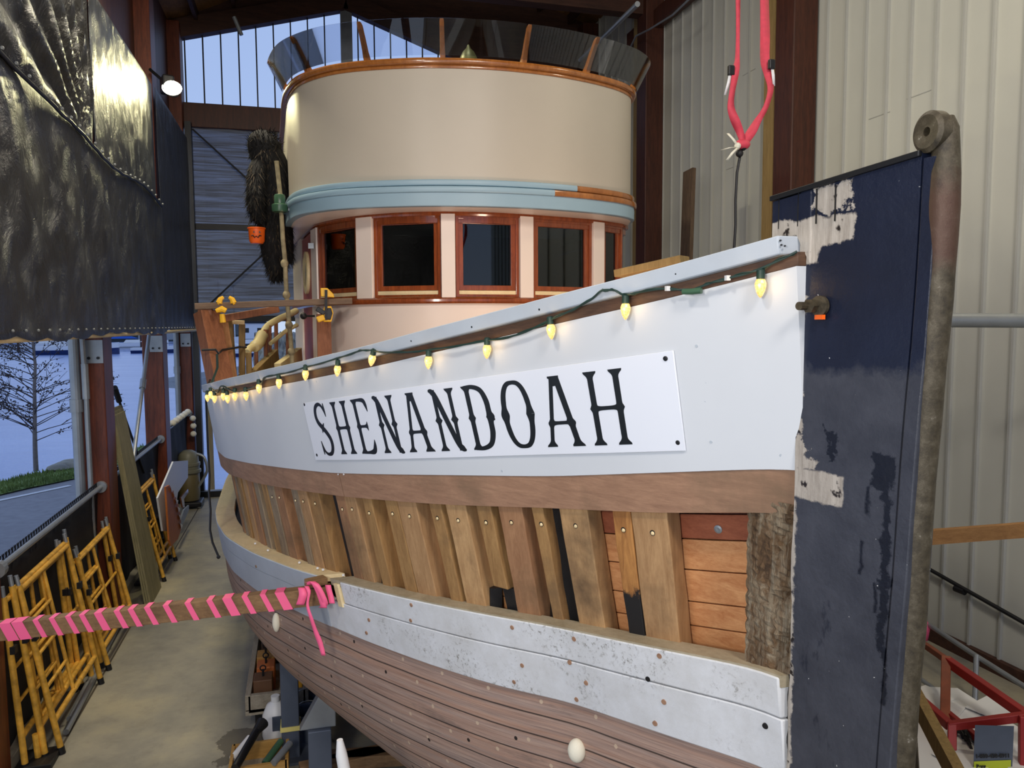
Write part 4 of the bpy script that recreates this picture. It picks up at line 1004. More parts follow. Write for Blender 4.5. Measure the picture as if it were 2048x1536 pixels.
def gH(g): g.stem(.2, .2); g.stem(.8, .8); g.bar(.2, .8, .5)
def gE(g):
    g.stem(.22, .22, spur=.5); g.bar(.2, .75, .5, .006); g.strip([(.76, .42), (.74, .47), (.72, .5), (.74, .53), (.76, .58)], [.001, .004, .008, .004, .001])
    g.curve([(.1, .975, .006), (.5, .98, .0065), (.80, .96, .010), (.90, .88, .009), (.95, .76, .001)], 0)
    g.curve([(.1, .025, .006), (.5, .02, .0065), (.82, .04, .012), (.93, .13, .010), (.97, .25, .001)], 0)
def gN(g):
    g.stem(.2, .2, .0085, top=0, spur=.5, sw=.011); g.stem(.82, .82, .0085, bot=0, spur=.5, sw=.011)
    g.curve([(.02, .99, .004), (.14, .97, .011), (.28, .86, .0125), (.52, .48, .0125), (.76, .12, .0125), (.90, .03, .0115), (1.0, .0, .003)], 0)
def gA(g):
    g.stem(.13, .44, .0078, top=0, spur=.34, sw=.009); g.stem(.87, .55, .0118, top=0, spur=.34, sw=.009); g.bar(.22, .78, .34, .006)
    g.strip([(.5, .86), (.495, .90), (.49, .94), (.49, .965), (.49, .975), (.49, 1.0)], [.010, .012, .015, .019, .0235, .0235])
def gD(g):
    g.stem(.2, .2, spur=.5)
    g.curve([(.1, .975, .007), (.45, .975, .008), (.74, .91, .010), (.88, .75, .012), (.90, .58, .0125), (.92, .5, .020), (.90, .42, .0125), (.88, .25, .012), (.74, .09, .010), (.45, .025, .008), (.1, .025, .007)], 0)
def gO(g):
    P = []
    for k in range(33):
        a = 2*math.pi*k/32; c, s_ = math.cos(a), math.sin(a)
        u = .5+.37*math.copysign(abs(c)**.75, c); v = .5+.475*math.copysign(abs(s_)**.9, s_); P.append((u, v, .007+.0045*abs(c)+(.0075 if k in (0, 16, 32) else 0)))
    g.curve(P, 0, 4)
LET = [('S', 2.538, 2.42), ('H', 2.365, 2.22), ('E', 2.182, 2.058), ('N', 2.012, 1.867), ('A', 1.83, 1.683), ('N', 1.644, 1.501), ('D', 1.460, 1.333), ('O', 1.290, 1.131), ('A', 1.101, .939), ('H', .903, .739)]
for ch, a, b_ in LET:
    g = Glyph(a, a-b_); {'S': gS, 'H': gH, 'E': gE, 'N': gN, 'A': gA, 'D': gD, 'O': gO}[ch](g); g.done('letter')
for x, y in ((609, 809), (634, 910), (1331, 717), (1356, 885), (989, 838)):
    p = hullhit(x, y, fn=lambda Y, z: surf(Y, z)-.0152*nrm(Y)); disc(p, .0075 if x != 989 else .004, .002, MT['blackp'], 'screw', board, 14, dish=.001)

# ------------------------------------------------------------------ wheelhouse
def crom(P, n=8):
    Q = []
    for i in range(len(P)-1):
        p0, p1, p2, p3 = [np.array(P[j], float) for j in (max(i-1, 0), i, i+1, min(i+2, len(P)-1))]
        for k in range(n):
            t = k/n; Q.append(.5*((2*p1)+(-p0+p2)*t+(2*p0-5*p1+4*p2-p3)*t*t+(-p0+3*p1-3*p2+p3)*t**3))
    Q.append(np.array(P[-1], float)); return Q
HOUSE = crom([(-.1, 10.2), (-.07, 9.4), (.02, 8.5), (.10, 7.75), (.165, 7.37), (.37, 6.94), (.61, 6.66), (.85, 6.48), (1.11, 6.38), (1.47, 6.33), (1.8, 6.37), (2.15, 6.45), (2.50, 6.55), (2.78, 6.70), (2.95, 6.84), (3.03, 7.1), (3.08, 8.2), (3.10, 10.2)])
FLY = crom([(-.20, 10.2), (-.16, 9), (-.125, 8.2), (-.10, 7.6), (-.06, 7.2), (.03, 6.86), (.21, 6.59), (.41, 6.42), (.7, 6.27), (1.05, 6.15), (1.5, 6.085), (1.95, 6.11), (2.3, 6.19), (2.6, 6.31), (2.78, 6.43), (2.90, 6.58), (2.96, 6.8), (2.99, 7.2), (3.02, 8.2), (3.05, 10.2)])
def nrmls(path):
    N = []
    for i in range(len(path)):
        a = path[max(i-1, 0)]; b_ = path[min(i+1, len(path)-1)]; d = b_-a; d = d/np.linalg.norm(d); N.append(np.array([d[1], -d[0]]))
    # make outward: pointing away from (1.45, 9)
    c = np.array([1.45, 8.6])
    return [n if np.dot(n, p-c) > 0 else -n for n, p in zip(N, path)]
def sweep(path, prof, name, mat, parent, sel=None, smooth=True, bevel=0, inset=0):
    N = nrmls(path); secs = []
    for p, n in zip(path, N):
        if sel and not sel(p): continue
        secs.append([(p[0]+n[0]*(o_+inset), p[1]+n[1]*(o_+inset), z) for o_, z in prof])
    return MB().loft(secs).build(name, mat, parent, smooth=smooth, bevel=bevel)
wall = sweep(HOUSE, [(0, 1.75), (0, 3.10), (-.05, 3.10), (-.05, 1.75)], 'wheelhouse_wall', MT['house'], boat)
sweep(HOUSE, [(0, 3.74), (0, 3.84), (-.05, 3.84), (-.05, 3.74)], 'window_header', MT['varn'], boat)
sweep(HOUSE, [(0, 3.795), (.022, 3.795), (.028, 3.81), (.022, 3.83), (0, 3.83)], 'header_bead', MT['varn'], boat)
sweep(HOUSE, [(-.02, 3.075), (.035, 3.075), (.05, 3.09), (.05, 3.11), (.035, 3.125), (-.05, 3.14), (-.05, 3.075)], 'window_sill', MT['varn'], boat)
fw_ = sweep(FLY, [(0, 3.93), (0, 4.935), (-.04, 4.935), (-.04, 3.93)], 'flybridge_bulwark', MT['cream'], boat)
def rnd_prof(o0, o1, z0, z1, r=.012):
    return [(o0, z0), (o1-r, z0), (o1-r*.3, z0+r*.3), (o1, z0+r), (o1, z1-r), (o1-r*.3, z1-r*.3), (o1-r, z1), (o0, z1)]
sweep(FLY, rnd_prof(-.06, .045, 4.93, 4.978, .018), 'flybridge_rail', MT['varn2'], boat)
sweep(FLY, rnd_prof(-.002, .012, 4.905, 4.93, .004), 'flybridge_rail_bead', MT['varn2'], boat)
isw1 = lambda p: p[0] > 2.26 and p[1] < 8; isw2 = lambda p: p[0] > 2.02 and p[1] < 8
sweep(FLY, rnd_prof(-.01, .035, 3.995, 4.045), 'upper_moulding', MT['blue'], boat, sel=lambda p: not isw1(p) and p[0] < 2.4)
sweep(FLY, rnd_prof(-.01, .055, 3.94, 3.99), 'lower_moulding', MT['blue'], boat, sel=lambda p: not isw2(p) and p[0] < 2.2)
sweep(FLY, rnd_prof(-.01, .036, 3.995, 4.045), 'upper_moulding', MT['varn2'], boat, sel=lambda p: p[0] > 2.2)
sweep(FLY, rnd_prof(-.01, .056, 3.94, 3.99), 'lower_moulding', MT['varn2'], boat, sel=lambda p: p[0] > 1.98)
sweep(FLY, [(-.03, 3.835), (.03, 3.835), (.035, 3.84), (.035, 3.94), (-.03, 3.94)], 'fascia_band', MT['blue'], boat)
# coved soffit between the fascia and the window heads
n = 140
def resample(path, n):
    d = [0]; 
    for a, b_ in zip(path, path[1:]): d.append(d[-1]+float(np.linalg.norm(b_-a)))
    return [np.array([np.interp(d[-1]*i/n, d, [p[k] for p in path]) for k in (0, 1)]) for i in range(n+1)]
NF = nrmls(FLY); FO = [p+q*.01 for p, q in zip(FLY, NF)]
A_, B_ = resample(FO, n), resample(HOUSE, n)
m = MB(); m.loft([[(a[0], a[1], 3.84), (a[0]*.55+c[0]*.45, a[1]*.55+c[1]*.45, 3.822), (c[0], c[1], 3.828), (c[0], c[1], 3.86), (a[0], a[1], 3.86)] for a, c in zip(A_, B_)]); m.build('soffit', MT['house'], boat, smooth=True)
m = MB(); k = len(FLY); m.loft([[(p[0], p[1], z) for p in FLY] for z in (3.90, 3.94)]); m.build('flybridge_deck', MT['rail'], boat)
m = MB(); m.loft([[(-.05, 10.15, z), (3.0, 10.15, z), (3.0, 10.2, z), (-.05, 10.2, z)] for z in (1.75, 4.93)]); m.build('wheelhouse_back', MT['house'], boat)
# cabin floor, and a bulkhead coloured black for the unlit cabin's darkness
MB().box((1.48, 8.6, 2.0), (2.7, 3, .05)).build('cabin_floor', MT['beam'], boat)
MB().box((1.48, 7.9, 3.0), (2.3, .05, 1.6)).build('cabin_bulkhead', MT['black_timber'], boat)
def ppx(path, x, z=3.4):
    tx = ray(x, 500); k = tx[0]/tx[1]; prev = None; best = None
    for a, b_ in zip(path, path[1:]):
        fa, fb = a[0]-k*a[1], b_[0]-k*b_[1]
        if fa*fb <= 0 and abs(fa-fb) > 1e-9:
            p = a+(b_-a)*(fa/(fa-fb))
            if best is None or p[1] < best[1]: best = p
    if best is None: best = max(path, key=lambda q: q[0]/q[1]) if k > .2 else min(path, key=lambda q: q[0]/q[1])
    return best
def window(xa, xb, name='window_frame', zt=3.80, zb_=3.135, fw=.055):
    a, b_ = ppx(HOUSE, xa), ppx(HOUSE, xb); d = (b_-a)/np.linalg.norm(b_-a); L = np.linalg.norm(b_-a)
    c = np.array([1.45, 8.6]); nn_ = np.array([d[1], -d[0]]); nn_ = nn_ if np.dot(nn_, a-c) > 0 else -nn_
    def ring(u0, u1, z0, z1, w_, o0, o1, nm, mat, par, bev=.003):
        m = MB(); 
        def P(u, z, o_): q = a+d*u+nn_*o_; return (q[0], q[1], z)
        out = [(u0, z0), (u1, z0), (u1, z1), (u0, z1)]; inn = [(u0+w_, z0+w_), (u1-w_, z0+w_), (u1-w_, z1-w_), (u0+w_, z1-w_)]
        vs = [P(u, z, o1) for u, z in out]+[P(u, z, o1) for u, z in inn]+[P(u, z, o0) for u, z in out]+[P(u, z, o0) for u, z in inn]; fs = []
        for i in range(4):
            j = (i+1) % 4; fs += [(i, j, 4+j, 4+i), (8+i, 12+i, 12+j, 8+j), (i, 8+i, 8+j, j), (4+i, 4+j, 12+j, 12+i)]
        return m.add(vs, fs).build(nm, mat, par, bevel=bev)
    fr = ring(0, L, zb_-.01, zt, .026, -.05, .012, name, MT['varn'], boat)
    ring(.024, L-.024, zb_+.05, zt-.022, .042, -.045, -.006, 'sash', MT['varn'], fr)
    m = MB(); P = lambda u, z, o_: (lambda q: (q[0], q[1], z))(a+d*u+nn_*o_)
    u0, u1, z0, z1 = .06, L-.06, zb_+.085, zt-.058
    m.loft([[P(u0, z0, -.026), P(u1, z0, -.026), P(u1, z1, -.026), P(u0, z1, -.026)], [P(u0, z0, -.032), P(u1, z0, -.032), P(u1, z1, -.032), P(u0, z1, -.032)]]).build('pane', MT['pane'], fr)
    m = MB(); m.loft([[P(.026, zb_+.008, -.02), P(L-.026, zb_+.008, -.02), P(L-.026, zb_+.048, -.02), P(.026, zb_+.048, -.02)], [P(.026, zb_+.008, .004), P(L-.026, zb_+.008, .004), P(L-.026, zb_+.048, .004), P(.026, zb_+.048, .004)]]).build('filler_strip', MT['ledge'], fr, bevel=.002)
WIN = [(637, 717), (749, 882), (911, 1037), (1064, 1182), (1204, 1243)]
for a, b_ in WIN: window(a, b_)
for xa, xb in ((717, 749), (882, 911), (1037, 1064), (1182, 1204)):
    a, b_ = ppx(HOUSE, xa), ppx(HOUSE, xb); mid = (a+b_)/2; d = b_-a; L = np.linalg.norm(d); an = math.atan2(d[1], d[0])
    MB().box((mid[0], mid[1], 3.465), (L-.004, .07, .69), rz=an).build('window_post', MT['house'], boat, bevel=.004)
# left side: door post, red door edge with round port
def sidept(Y, o_=0):
    p = min(HOUSE[:40], key=lambda q: abs(q[1]-Y)); x = float(np.interp(Y, [6.9, 7.37, 7.75, 8.5, 9.4, 10.2], [.39, .165, .10, .02, -.07, -.1])); return x-o_
def sideboard(ya, yb, z0, z1, o0, o1, nm, mat, par=boat):
    return MB().loft([[(sidept(Y, o0), Y, z0), (sidept(Y, o0), Y, z1), (sidept(Y, o1), Y, z1), (sidept(Y, o1), Y, z0)] for Y in Ylist(ya, yb, 4)]).build(nm, mat, par, bevel=.002)
sideboard(7.40, 7.66, 1.85, 3.80, 0, .03, 'door_post', MT['house']); door = sideboard(7.68, 8.42, 1.9, 3.78, -.02, .02, 'cabin_door', paint('faded_red_paint', srgb(176, 92, 84), .45))
sideboard(8.44, 8.75, 1.85, 3.80, 0, .035, 'door_post', MT['house']); sideboard(8.75, 10.15, 3.0, 3.82, 0, .01, 'side_panel', MT['house'])
m = MB(); cy, cz = 8.0, 3.42; m2 = MB(); secs = []
for k in range(29):
    a = 6.2832*k/28; secs.append([(sidept(cy+r*math.cos(a), h), cy+r*math.cos(a), cz+r*math.sin(a)) for r, h in ((.15, .02), (.15, .05), (.21, .045), (.21, .02))])
MB().loft(secs, cap=False).build('port_ring', MT['ledge'], door, smooth=True)
m = MB(); m.add([(sidept(cy+.15*math.cos(6.2832*k/24), .026), cy+.15*math.cos(6.2832*k/24), cz+.15*math.sin(6.2832*k/24)) for k in range(24)], [tuple(range(24))]).build('port_glass', MT['steel'], door)
kn = onY(607, 632, 7.5); MB().ball(kn, .032, 12, 8).build('door_knob', MT['darksteel'], door, smooth=True); MB().tube([kn, kn+np.array([.12, .05, 0])], .01).build('knob_shank', MT['darksteel'], door)
MB().box(onY(622, 492, 7.45), (.05, .04, .05)).build('door_hook', MT['steel'], boat)
# flybridge stanchions and windscreen
NFv = nrmls(FLY)
def flypt(x):
    p = ppx(FLY, x); i = min(range(len(FLY)), key=lambda k: np.linalg.norm(FLY[k]-p)); return p, NFv[i]
def stanch(p, n_):
    t_ = np.array([-n_[1], n_[0]]); m = MB(); secs = []
    for z, o_, dp, w_ in ((4.972, .025, .085, .038), (5.0, .035, .055, .044), (5.04, .055, .044, .038), (5.12, .10, .040, .036), (5.205, .155, .038, .035), (5.222, .165, .026, .028)):
        q = [p+n_*(o_-dp)+t_*w_/2*1, p+n_*(o_+.004)+t_*w_/2, p+n_*(o_+.004)-t_*w_/2, p+n_*(o_-dp)-t_*w_/2]; secs.append([(a[0], a[1], z-(.03 if False else 0)) for a in q])
    return m.loft(secs).build('windscreen_stanchion', MT['varn2'], boat, bevel=.004)
SX = [627, 742, 890, 1048, 1171, 1261]
for x in SX:
    p, n_ = flypt(x); stanch(p, n_)
for i in (next(k for k, q in enumerate(FLY) if q[1] < 7.35), len(FLY)-1-next(k for k, q in enumerate(FLY[::-1]) if q[1] < 7.0)): stanch(FLY[i], NFv[i])
secs = []
for p, n_ in zip(FLY, NFv):
    if p[1] > 7.4: continue
    secs.append([(p[0]+n_[0]*o_, p[1]+n_[1]*o_, z) for o_, z in ((.045, 4.99), (.165, 5.225), (.171, 5.223), (.051, 4.988))])
MB().loft(secs).build('windscreen', MT['glass'], boat, smooth=True)
# brass binnacle behind the windscreen
t = thing('binnacle', 'greenish brass binnacle on a round base behind the windscreen', 'compass', loc=(1.18, 6.75, 3.95))
bxp = onY(937, 118, 6.75)
MB().lathe((bxp[0], 6.75, 3.95), [(.2, 0), (.2, .9), (.22, 1.0), (.17, 1.06), (.05, 1.09), (.03, 1.1)], 24).build('pedestal', MT['house'], t, smooth=True)
MB().lathe((bxp[0], 6.75, 5.04), [(.03, 0), (.07, .02), (.085, .1), (.075, .17), (.05, .22), (.02, .25), (.008, .28)], 18).build('hood', plain('greened_brass', srgb(96, 98, 62), .45, .5), t, smooth=True)
MB().box((bxp[0]+.03, 6.66, 5.13), (.03, .02, .09)).build('sight_glass', MT['ledge'], t)

# ------------------------------------------------------------------ things on the boat: timber frame, boards, clamps, rails
def tb(name, label, cat, a, b_, w_, h, mat, group=None, up=(0, 0, 1), bevel=.004):
    ob = MB().bar(a, b_, w_, h, up=up).build(name, mat, None, bevel=bevel); return tag(ob, label, cat, group)
REDW = wood('reddish_brown_timber', srgb(110, 66, 42), srgb(156, 100, 66), (14, 14, 1.6), 2, .6)
OLIVEW = wood('olive_brown_timber', srgb(110, 88, 48), srgb(150, 124, 74), (14, 14, 1.6), 2, .65)
tb('timber_post', 'reddish timber post standing by the rail under the clamped board', 'post', onY(413, 624, 6.75), onY(446, 790, 6.6), .17, .12, REDW)
tb('timber_post', 'lighter timber post just right of the reddish one, behind the rail', 'post', onY(438, 632, 6.9), onY(463, 785, 6.8), .09, .10, wood('tan_timber', srgb(140, 96, 60), srgb(180, 132, 88), (14, 14, 1.6), 2, .6))
tb('upright_board', 'wide olive slat with a yellow clamp over its top', 'slat', onY(458, 640, 7.1), onY(468, 775, 7.1), .17, .05, OLIVEW, 'slats behind the rail')
tb('upright_board', 'narrow dark slat right of the wide olive one', 'slat', onY(484, 648, 7.2), onY(484, 770, 7.2), .09, .05, OLIVEW, 'slats behind the rail')
tb('cap_board', 'short pale board lying across the tops of the slats', 'board', onY(456, 644, 7.14), onY(489, 645, 7.14), .06, .035, MT['ledge'])
tb('upright_board', 'slim brown slat beside the curved handrail foot', 'slat', onY(497, 705, 7.3), onY(499, 765, 7.3), .05, .05, OLIVEW, 'slats behind the rail')
lb = tb('clamped_board', 'long weathered board clamped level from the timber post to the wheelhouse', 'board', onY(391, 613, 6.72), onY(704, 602, 6.70), .11, .05, wood('weathered_board', srgb(96, 76, 60), srgb(134, 110, 88), (1.6, 14, 14), 2, .7))
tb('wooden_wedge', 'dark board end sloping up beneath the long clamped board', 'board', onY(423, 641, 6.86), onY(556, 618, 7.0), .09, .06, REDW)
tb('timber_block', 'square block on top of the reddish post', 'block', onY(397, 624, 6.74), onY(425, 623, 6.74), .1, .07, REDW)
tb('timber_prop', 'dark timber prop standing against the wheelhouse corner under the clamp', 'post', onY(647, 628, 6.93), onY(650, 742, 6.93), .12, .12, REDW)
def clamp(x, y, Y, label, sc=1.0):
    t = thing('bar_clamp', label, 'clamp', 'yellow and black clamps', loc=onY(x, y, Y)); P = lambda a, b_: onY(x+a*sc, y+b_*sc, Y-.09)
    MB().loft([[P(-10, -24), P(4, -24), P(16, -12), P(18, -5), P(-9, -7)], [q+np.array([0, .05, 0]) for q in (P(-10, -24), P(4, -24), P(16, -12), P(18, -5), P(-9, -7))]]).build('upper_jaw', MT['yel2'], t, bevel=.006)
    MB().bar(P(1, -20), P(1, 40), .022, .03, up=(0, 1, 0)).build('bar', MT['darksteel'], t)
    MB().loft([[P(-2, 12), P(12, 12), P(16, 26), P(12, 44), P(-4, 44), P(-8, 34)], [q+np.array([0, .07, 0]) for q in (P(-2, 12), P(12, 12), P(16, 26), P(12, 44), P(-4, 44), P(-8, 34))]]).build('trigger_body', MT['yel2'], t, bevel=.008)
    MB().loft([[P(4, 16), P(11, 16), P(14, 27), P(10, 40), P(3, 39), P(1, 27)], [q+np.array([0, .02, 0])-np.array([0, .035, 0]) for q in (P(4, 16), P(11, 16), P(14, 27), P(10, 40), P(3, 39), P(1, 27))]]).build('grip', MT['blackp'], t, bevel=.006)
    MB().bar(P(-18, 17), P(-2, 27), .03, .04).build('handle', MT['blackp'], t, bevel=.006); MB().bar(P(-17, 40), P(-2, 34), .04, .05).build('pistol_grip', MT['yel2'], t, bevel=.01)
clamp(651, 600, 6.70, 'large yellow and black bar clamp gripping the board at the wheelhouse corner')
for k, (x, s_) in enumerate(((444, 1), (461, -1))):
    t = thing('spring_clamp', 'yellow spring clamp on the board above the timber post, %s of the pair' % ('left' if s_ > 0 else 'right'), 'clamp', 'yellow spring clamps', loc=onY(x, 605, 6.65))
    MB().tube([onY(x+s_*3, 594, 6.66), onY(x-s_*3, 598, 6.66), onY(x-s_*6, 606, 6.66)], [.012, .02, .026], 8).build('jaw', MT['yel2'], t, smooth=True)
    MB().tube([onY(x-s_*4, 606, 6.66), onY(x-s_*9, 604, 6.66)], [.02, .014], 8).build('handle', MT['yel2'], t, smooth=True)
t = thing('spring_clamp', 'yellow clamp handles hanging below the board beside the timber post', 'clamp', loc=onY(443, 622, 6.62))
MB().tube([onY(432, 622, 6.62), onY(444, 618, 6.62), onY(452, 622, 6.62)], [.016, .026, .02], 8).build('jaw', MT['yel2'], t, smooth=True); MB().tube([onY(444, 628, 6.62), onY(446, 645, 6.62)], [.02, .024], 8).build('handle', MT['yel2'], t, smooth=True)
HR = paint('cream_handrail', srgb(206, 190, 138), .5, .12)
def crp(pts, n=5): return [tuple(q) for q in crom(pts, n)]
sr = thing('stair_railing', 'curved cream handrails on brown balusters rising to the wheelhouse side', 'railing', loc=onY(540, 756, 7.4))
for pts, r, Y in ((crp([(493, 706), (500, 697), (514, 690), (522, 676), (530, 658), (540, 648), (560, 637), (578, 629), (592, 622)]), [.035]*8+[.055]*10+[.032]*23, 7.4), (crp([(541, 687), (556, 675), (572, 662), (594, 650)]), .02, 7.6)):
    MB().tube([onY(x, y, Y+i*.02) for i, (x, y) in enumerate(pts)], r, 10).build('handrail', HR, sr, smooth=True)
for k, x in enumerate((512, 531, 539, 552, 575)):
    yt = float(np.interp(x, [500, 514, 530, 540, 560, 592], [697, 690, 660, 650, 638, 624])); Yb = 7.6+k*.12
    MB().tube([onY(x, yt, Yb), onY(x+.5, yt+(752-yt)*.5, Yb), onY(x+1, 756, Yb)], .019, 8).build('baluster', REDW, sr, smooth=True)
tb('stair_stringer', 'pale sloping board low between the balusters, left of the rope', 'board', onY(508, 756, 7.3), onY(552, 713, 7.9), .06, .15, OLIVEW)
tb('stair_stringer', 'pale sloping board low between the balusters, right of the rope', 'board', onY(556, 745, 7.3), onY(599, 712, 8.0), .06, .17, HR)
for x in (483, 566): pass
# frame lashed with a dark wire
t = tag(MB().tube([onY(404, 700, 6.55), onY(431, 699, 6.52), onY(437, 707, 6.52), onY(445, 700, 6.6), onY(480, 694, 6.9), onY(492, 695, 7.2)], .009, 6).build('lashing_wire', MT['blackp']), 'dark wire tied across the posts and slats behind the rail', 'wire')
t = tag(MB().tube([onY(434, 708, 6.5), onY(435, 735, 6.5), onY(424, 765, 6.45), onY(415, 772, 6.2)], .010, 6).build('cord_lead', MT['wire']), 'dark cord running down the reddish post to the string lights', 'cord')
# knotted rope
pts = [(553, 322), (560, 385), (563, 430), (566, 480), (570, 520), (573, 590), (578, 640), (583, 700), (586, 745)]
t = thing('knotted_rope', 'pale mottled knotted rope hanging beside the black fur', 'rope', loc=onY(586, 745, 7.2))
ROPE = paint('mottled_rope', srgb(170, 156, 120), .8, .4, 18, bmp=.6)
MB().tube([onY(x, y, 7.25) for x, y in pts], .02, 10).build('rope', ROPE, t, smooth=True)
for x, y in ((569, 527), (573, 590), (578, 650), (583, 703), (561, 395)): MB().ball(onY(x, y, 7.25), .034, 10, 8, (1, 1, 1.2)).build('knot', ROPE, t, smooth=True)
# green lantern
t = thing('lantern', 'small green cylindrical lantern fixed to the side of the flybridge', 'lantern', loc=onY(562, 425, 7.35)); lp = onY(560, 424, 7.2)
MB().lathe(lp, [(.01, 0), (.065, 0), (.07, .02), (.07, .06), (.055, .07), (.01, .07)], 20).build('base', MT['green'], t, smooth=True)
MB().lathe(lp+np.array([0, 0, .07]), [(.01, 0), (.048, 0), (.048, .07), (.04, .082), (.01, .085)], 20).build('lens', MT['green'], t, smooth=True)
MB().box(lp+np.array([.07, .03, .04]), (.08, .05, .05)).build('bracket', MT['steel'], t)
# hanging black fur costume with an orange pail
rnd = random.Random(17)
def furbody():
    m = MB(); tuft = MB(); Yf = 7.75
    def limb(pts, nm=None):
        P = [onY(x, y, Yf+dy) for x, y, r, dy in pts]; rs = [r for _, _, r, _ in pts]; Q = crom([tuple(p)+(r,) for p, r in zip(P, rs)], 6)
        m.tube([q[:3] for q in Q], [q[3] for q in Q], 14)
        for q in Q:
            for k in range(80):
                a = rnd.uniform(0, 6.283); r = q[3]*.96; b_ = np.array([math.cos(a)*r, math.sin(a)*r, rnd.uniform(-.03, .03)]); p = q[:3]+b_
                L = rnd.uniform(.03, .075); e = p+np.array([b_[0]/r*L*.6+rnd.uniform(-.02, .02), b_[1]/r*L*.6, -L if q[2] > 0 and (CAMP[2]-q[2]) > -1.62 else L*rnd.uniform(-.6, .9)]); s_ = rnd.uniform(.003, .007)
                t_ = np.array([-b_[1]/r*s_, b_[0]/r*s_, 0]); tuft.add([p-t_, p+t_, e], [(0, 1, 2)], mi=1 if rnd.random() < .12 else 0)
    limb([(534, 268, .07, 0), (529, 284, .15, -.02), (532, 308, .15, -.02), (545, 335, .15, 0), (550, 390, .17, .03), (552, 430, .16, .03)])
    limb([(530, 322, .08, -.05), (516, 340, .085, -.1), (512, 385, .085, -.14), (513, 415, .075, -.14), (518, 438, .045, -.14)])
    limb([(548, 420, .13, .0), (545, 460, .13, 0), (549, 505, .12, 0), (553, 540, .09, 0), (554, 555, .04, 0)])
    limb([(560, 330, .09, .05), (566, 370, .09, .05), (566, 440, .09, .05), (570, 500, .08, .05), (572, 520, .05, .05)])
    t = thing('fur_costume', 'shaggy black fur costume hanging beside the wheelhouse, one arm lowered to an orange pail', 'costume', loc=onY(550, 555, Yf))
    b_ = m.build('body', MT['fur'], t, smooth=True); tag(tuft.build('fur', [MT['fur'], MT['fur2']], t), kind='stuff')
furbody()
bk = onY(514, 487, 7.6); t = thing('pail', 'orange pumpkin-faced plastic pail held by the black fur figure', 'bucket', loc=bk)
MB().lathe(bk, [(.01, 0), (.055, 0), (.068, .02), (.075, .13), (.082, .135), (.08, .145), (.07, .14), (.062, .02), (.01, .01)], 24).build('bucket', MT['orange'], t, smooth=True)
MB().tube([bk+np.array([.07*math.cos(a), 0, .14+.12*math.sin(a)]) for a in [math.pi*k/10 for k in range(11)]], .005, 6).build('handle', MT['blackp'], t)
for dx, dz, w_, h in ((-.02, .10, .018, .02), (.03, .10, .018, .02)): MB().add([bk+np.array([dx-w_/2, -.080, dz-h/2]), bk+np.array([dx+w_/2, -.080, dz-h/2]), bk+np.array([dx, -.080, dz+h/2])], [(0, 1, 2)]).build('printed_eye', MT['blackp'], t, solid=.001)
m = MB(); m.tube([bk+np.array([-.045+.015*k, -.078-(.002 if 1 < k < 5 else 0), .05+(.01 if k % 2 else -.006)+.002*(k-3)**2]) for k in range(7)], .005, 5); m.build('printed_mouth', MT['blackp'], t)

# ------------------------------------------------------------------ string lights
def onrail(x, y, off=.03):
    p = hullhit(x, y, fn=lambda Y, z: surf(Y, z)-off*nrm(Y)); return p
t = thing('string_lights', 'string of lit warm yellow bulbs draped along the port rail', 'string lights', loc=(-.5, 5.2, 2.4))
CP = [(436, 786), (441, 773), (455, 776), (470, 784), (495, 778), (520, 768), (533, 753), (560, 749), (600, 738), (640, 727), (680, 715), (715, 703), (735, 700), (760, 704), (800, 705), (850, 701), (900, 694), (970, 682), (1040, 668), (1095, 642), (1140, 622), (1180, 600), (1200, 583), (1210, 580), (1230, 581), (1249, 590), (1275, 585), (1330, 577), (1375, 581), (1400, 574), (1440, 560), (1500, 545), (1560, 520), (1594, 503)]
W = [onrail(x, y) for x, y in CP]; W = [p for p in W if p is not None]; Q = crom(W, 5)
MB().tube(Q, .0034, 6).build('cord', MT['wire'], t, smooth=True)
MB().tube([q+np.array([-.004*math.cos(i*1.1), -.004*math.sin(i*1.1), .004*math.cos(i*.9)]) for i, q in enumerate(Q)], .0026, 6).build('cord', MT['wire'], t, smooth=True)
BL = [(1521, 573, 0, 1), (1251, 620, 0, 1), (1102, 661, .1, 1), (974, 701, -.05, 1), (857, 723, -.05, 1), (744, 719, -.35, 1), (675, 740, -.15, 1), (611, 749, -.1, 1), (558, 766, 0, 1), (518, 776, .05, 1), (492, 791, .15, 1), (470, 792, 0, 1), (455, 797, .2, 1), (447, 792, -.2, 1), (429, 797, 0, 1), (422, 789, .3, 1), (415, 795, -.1, 1)]
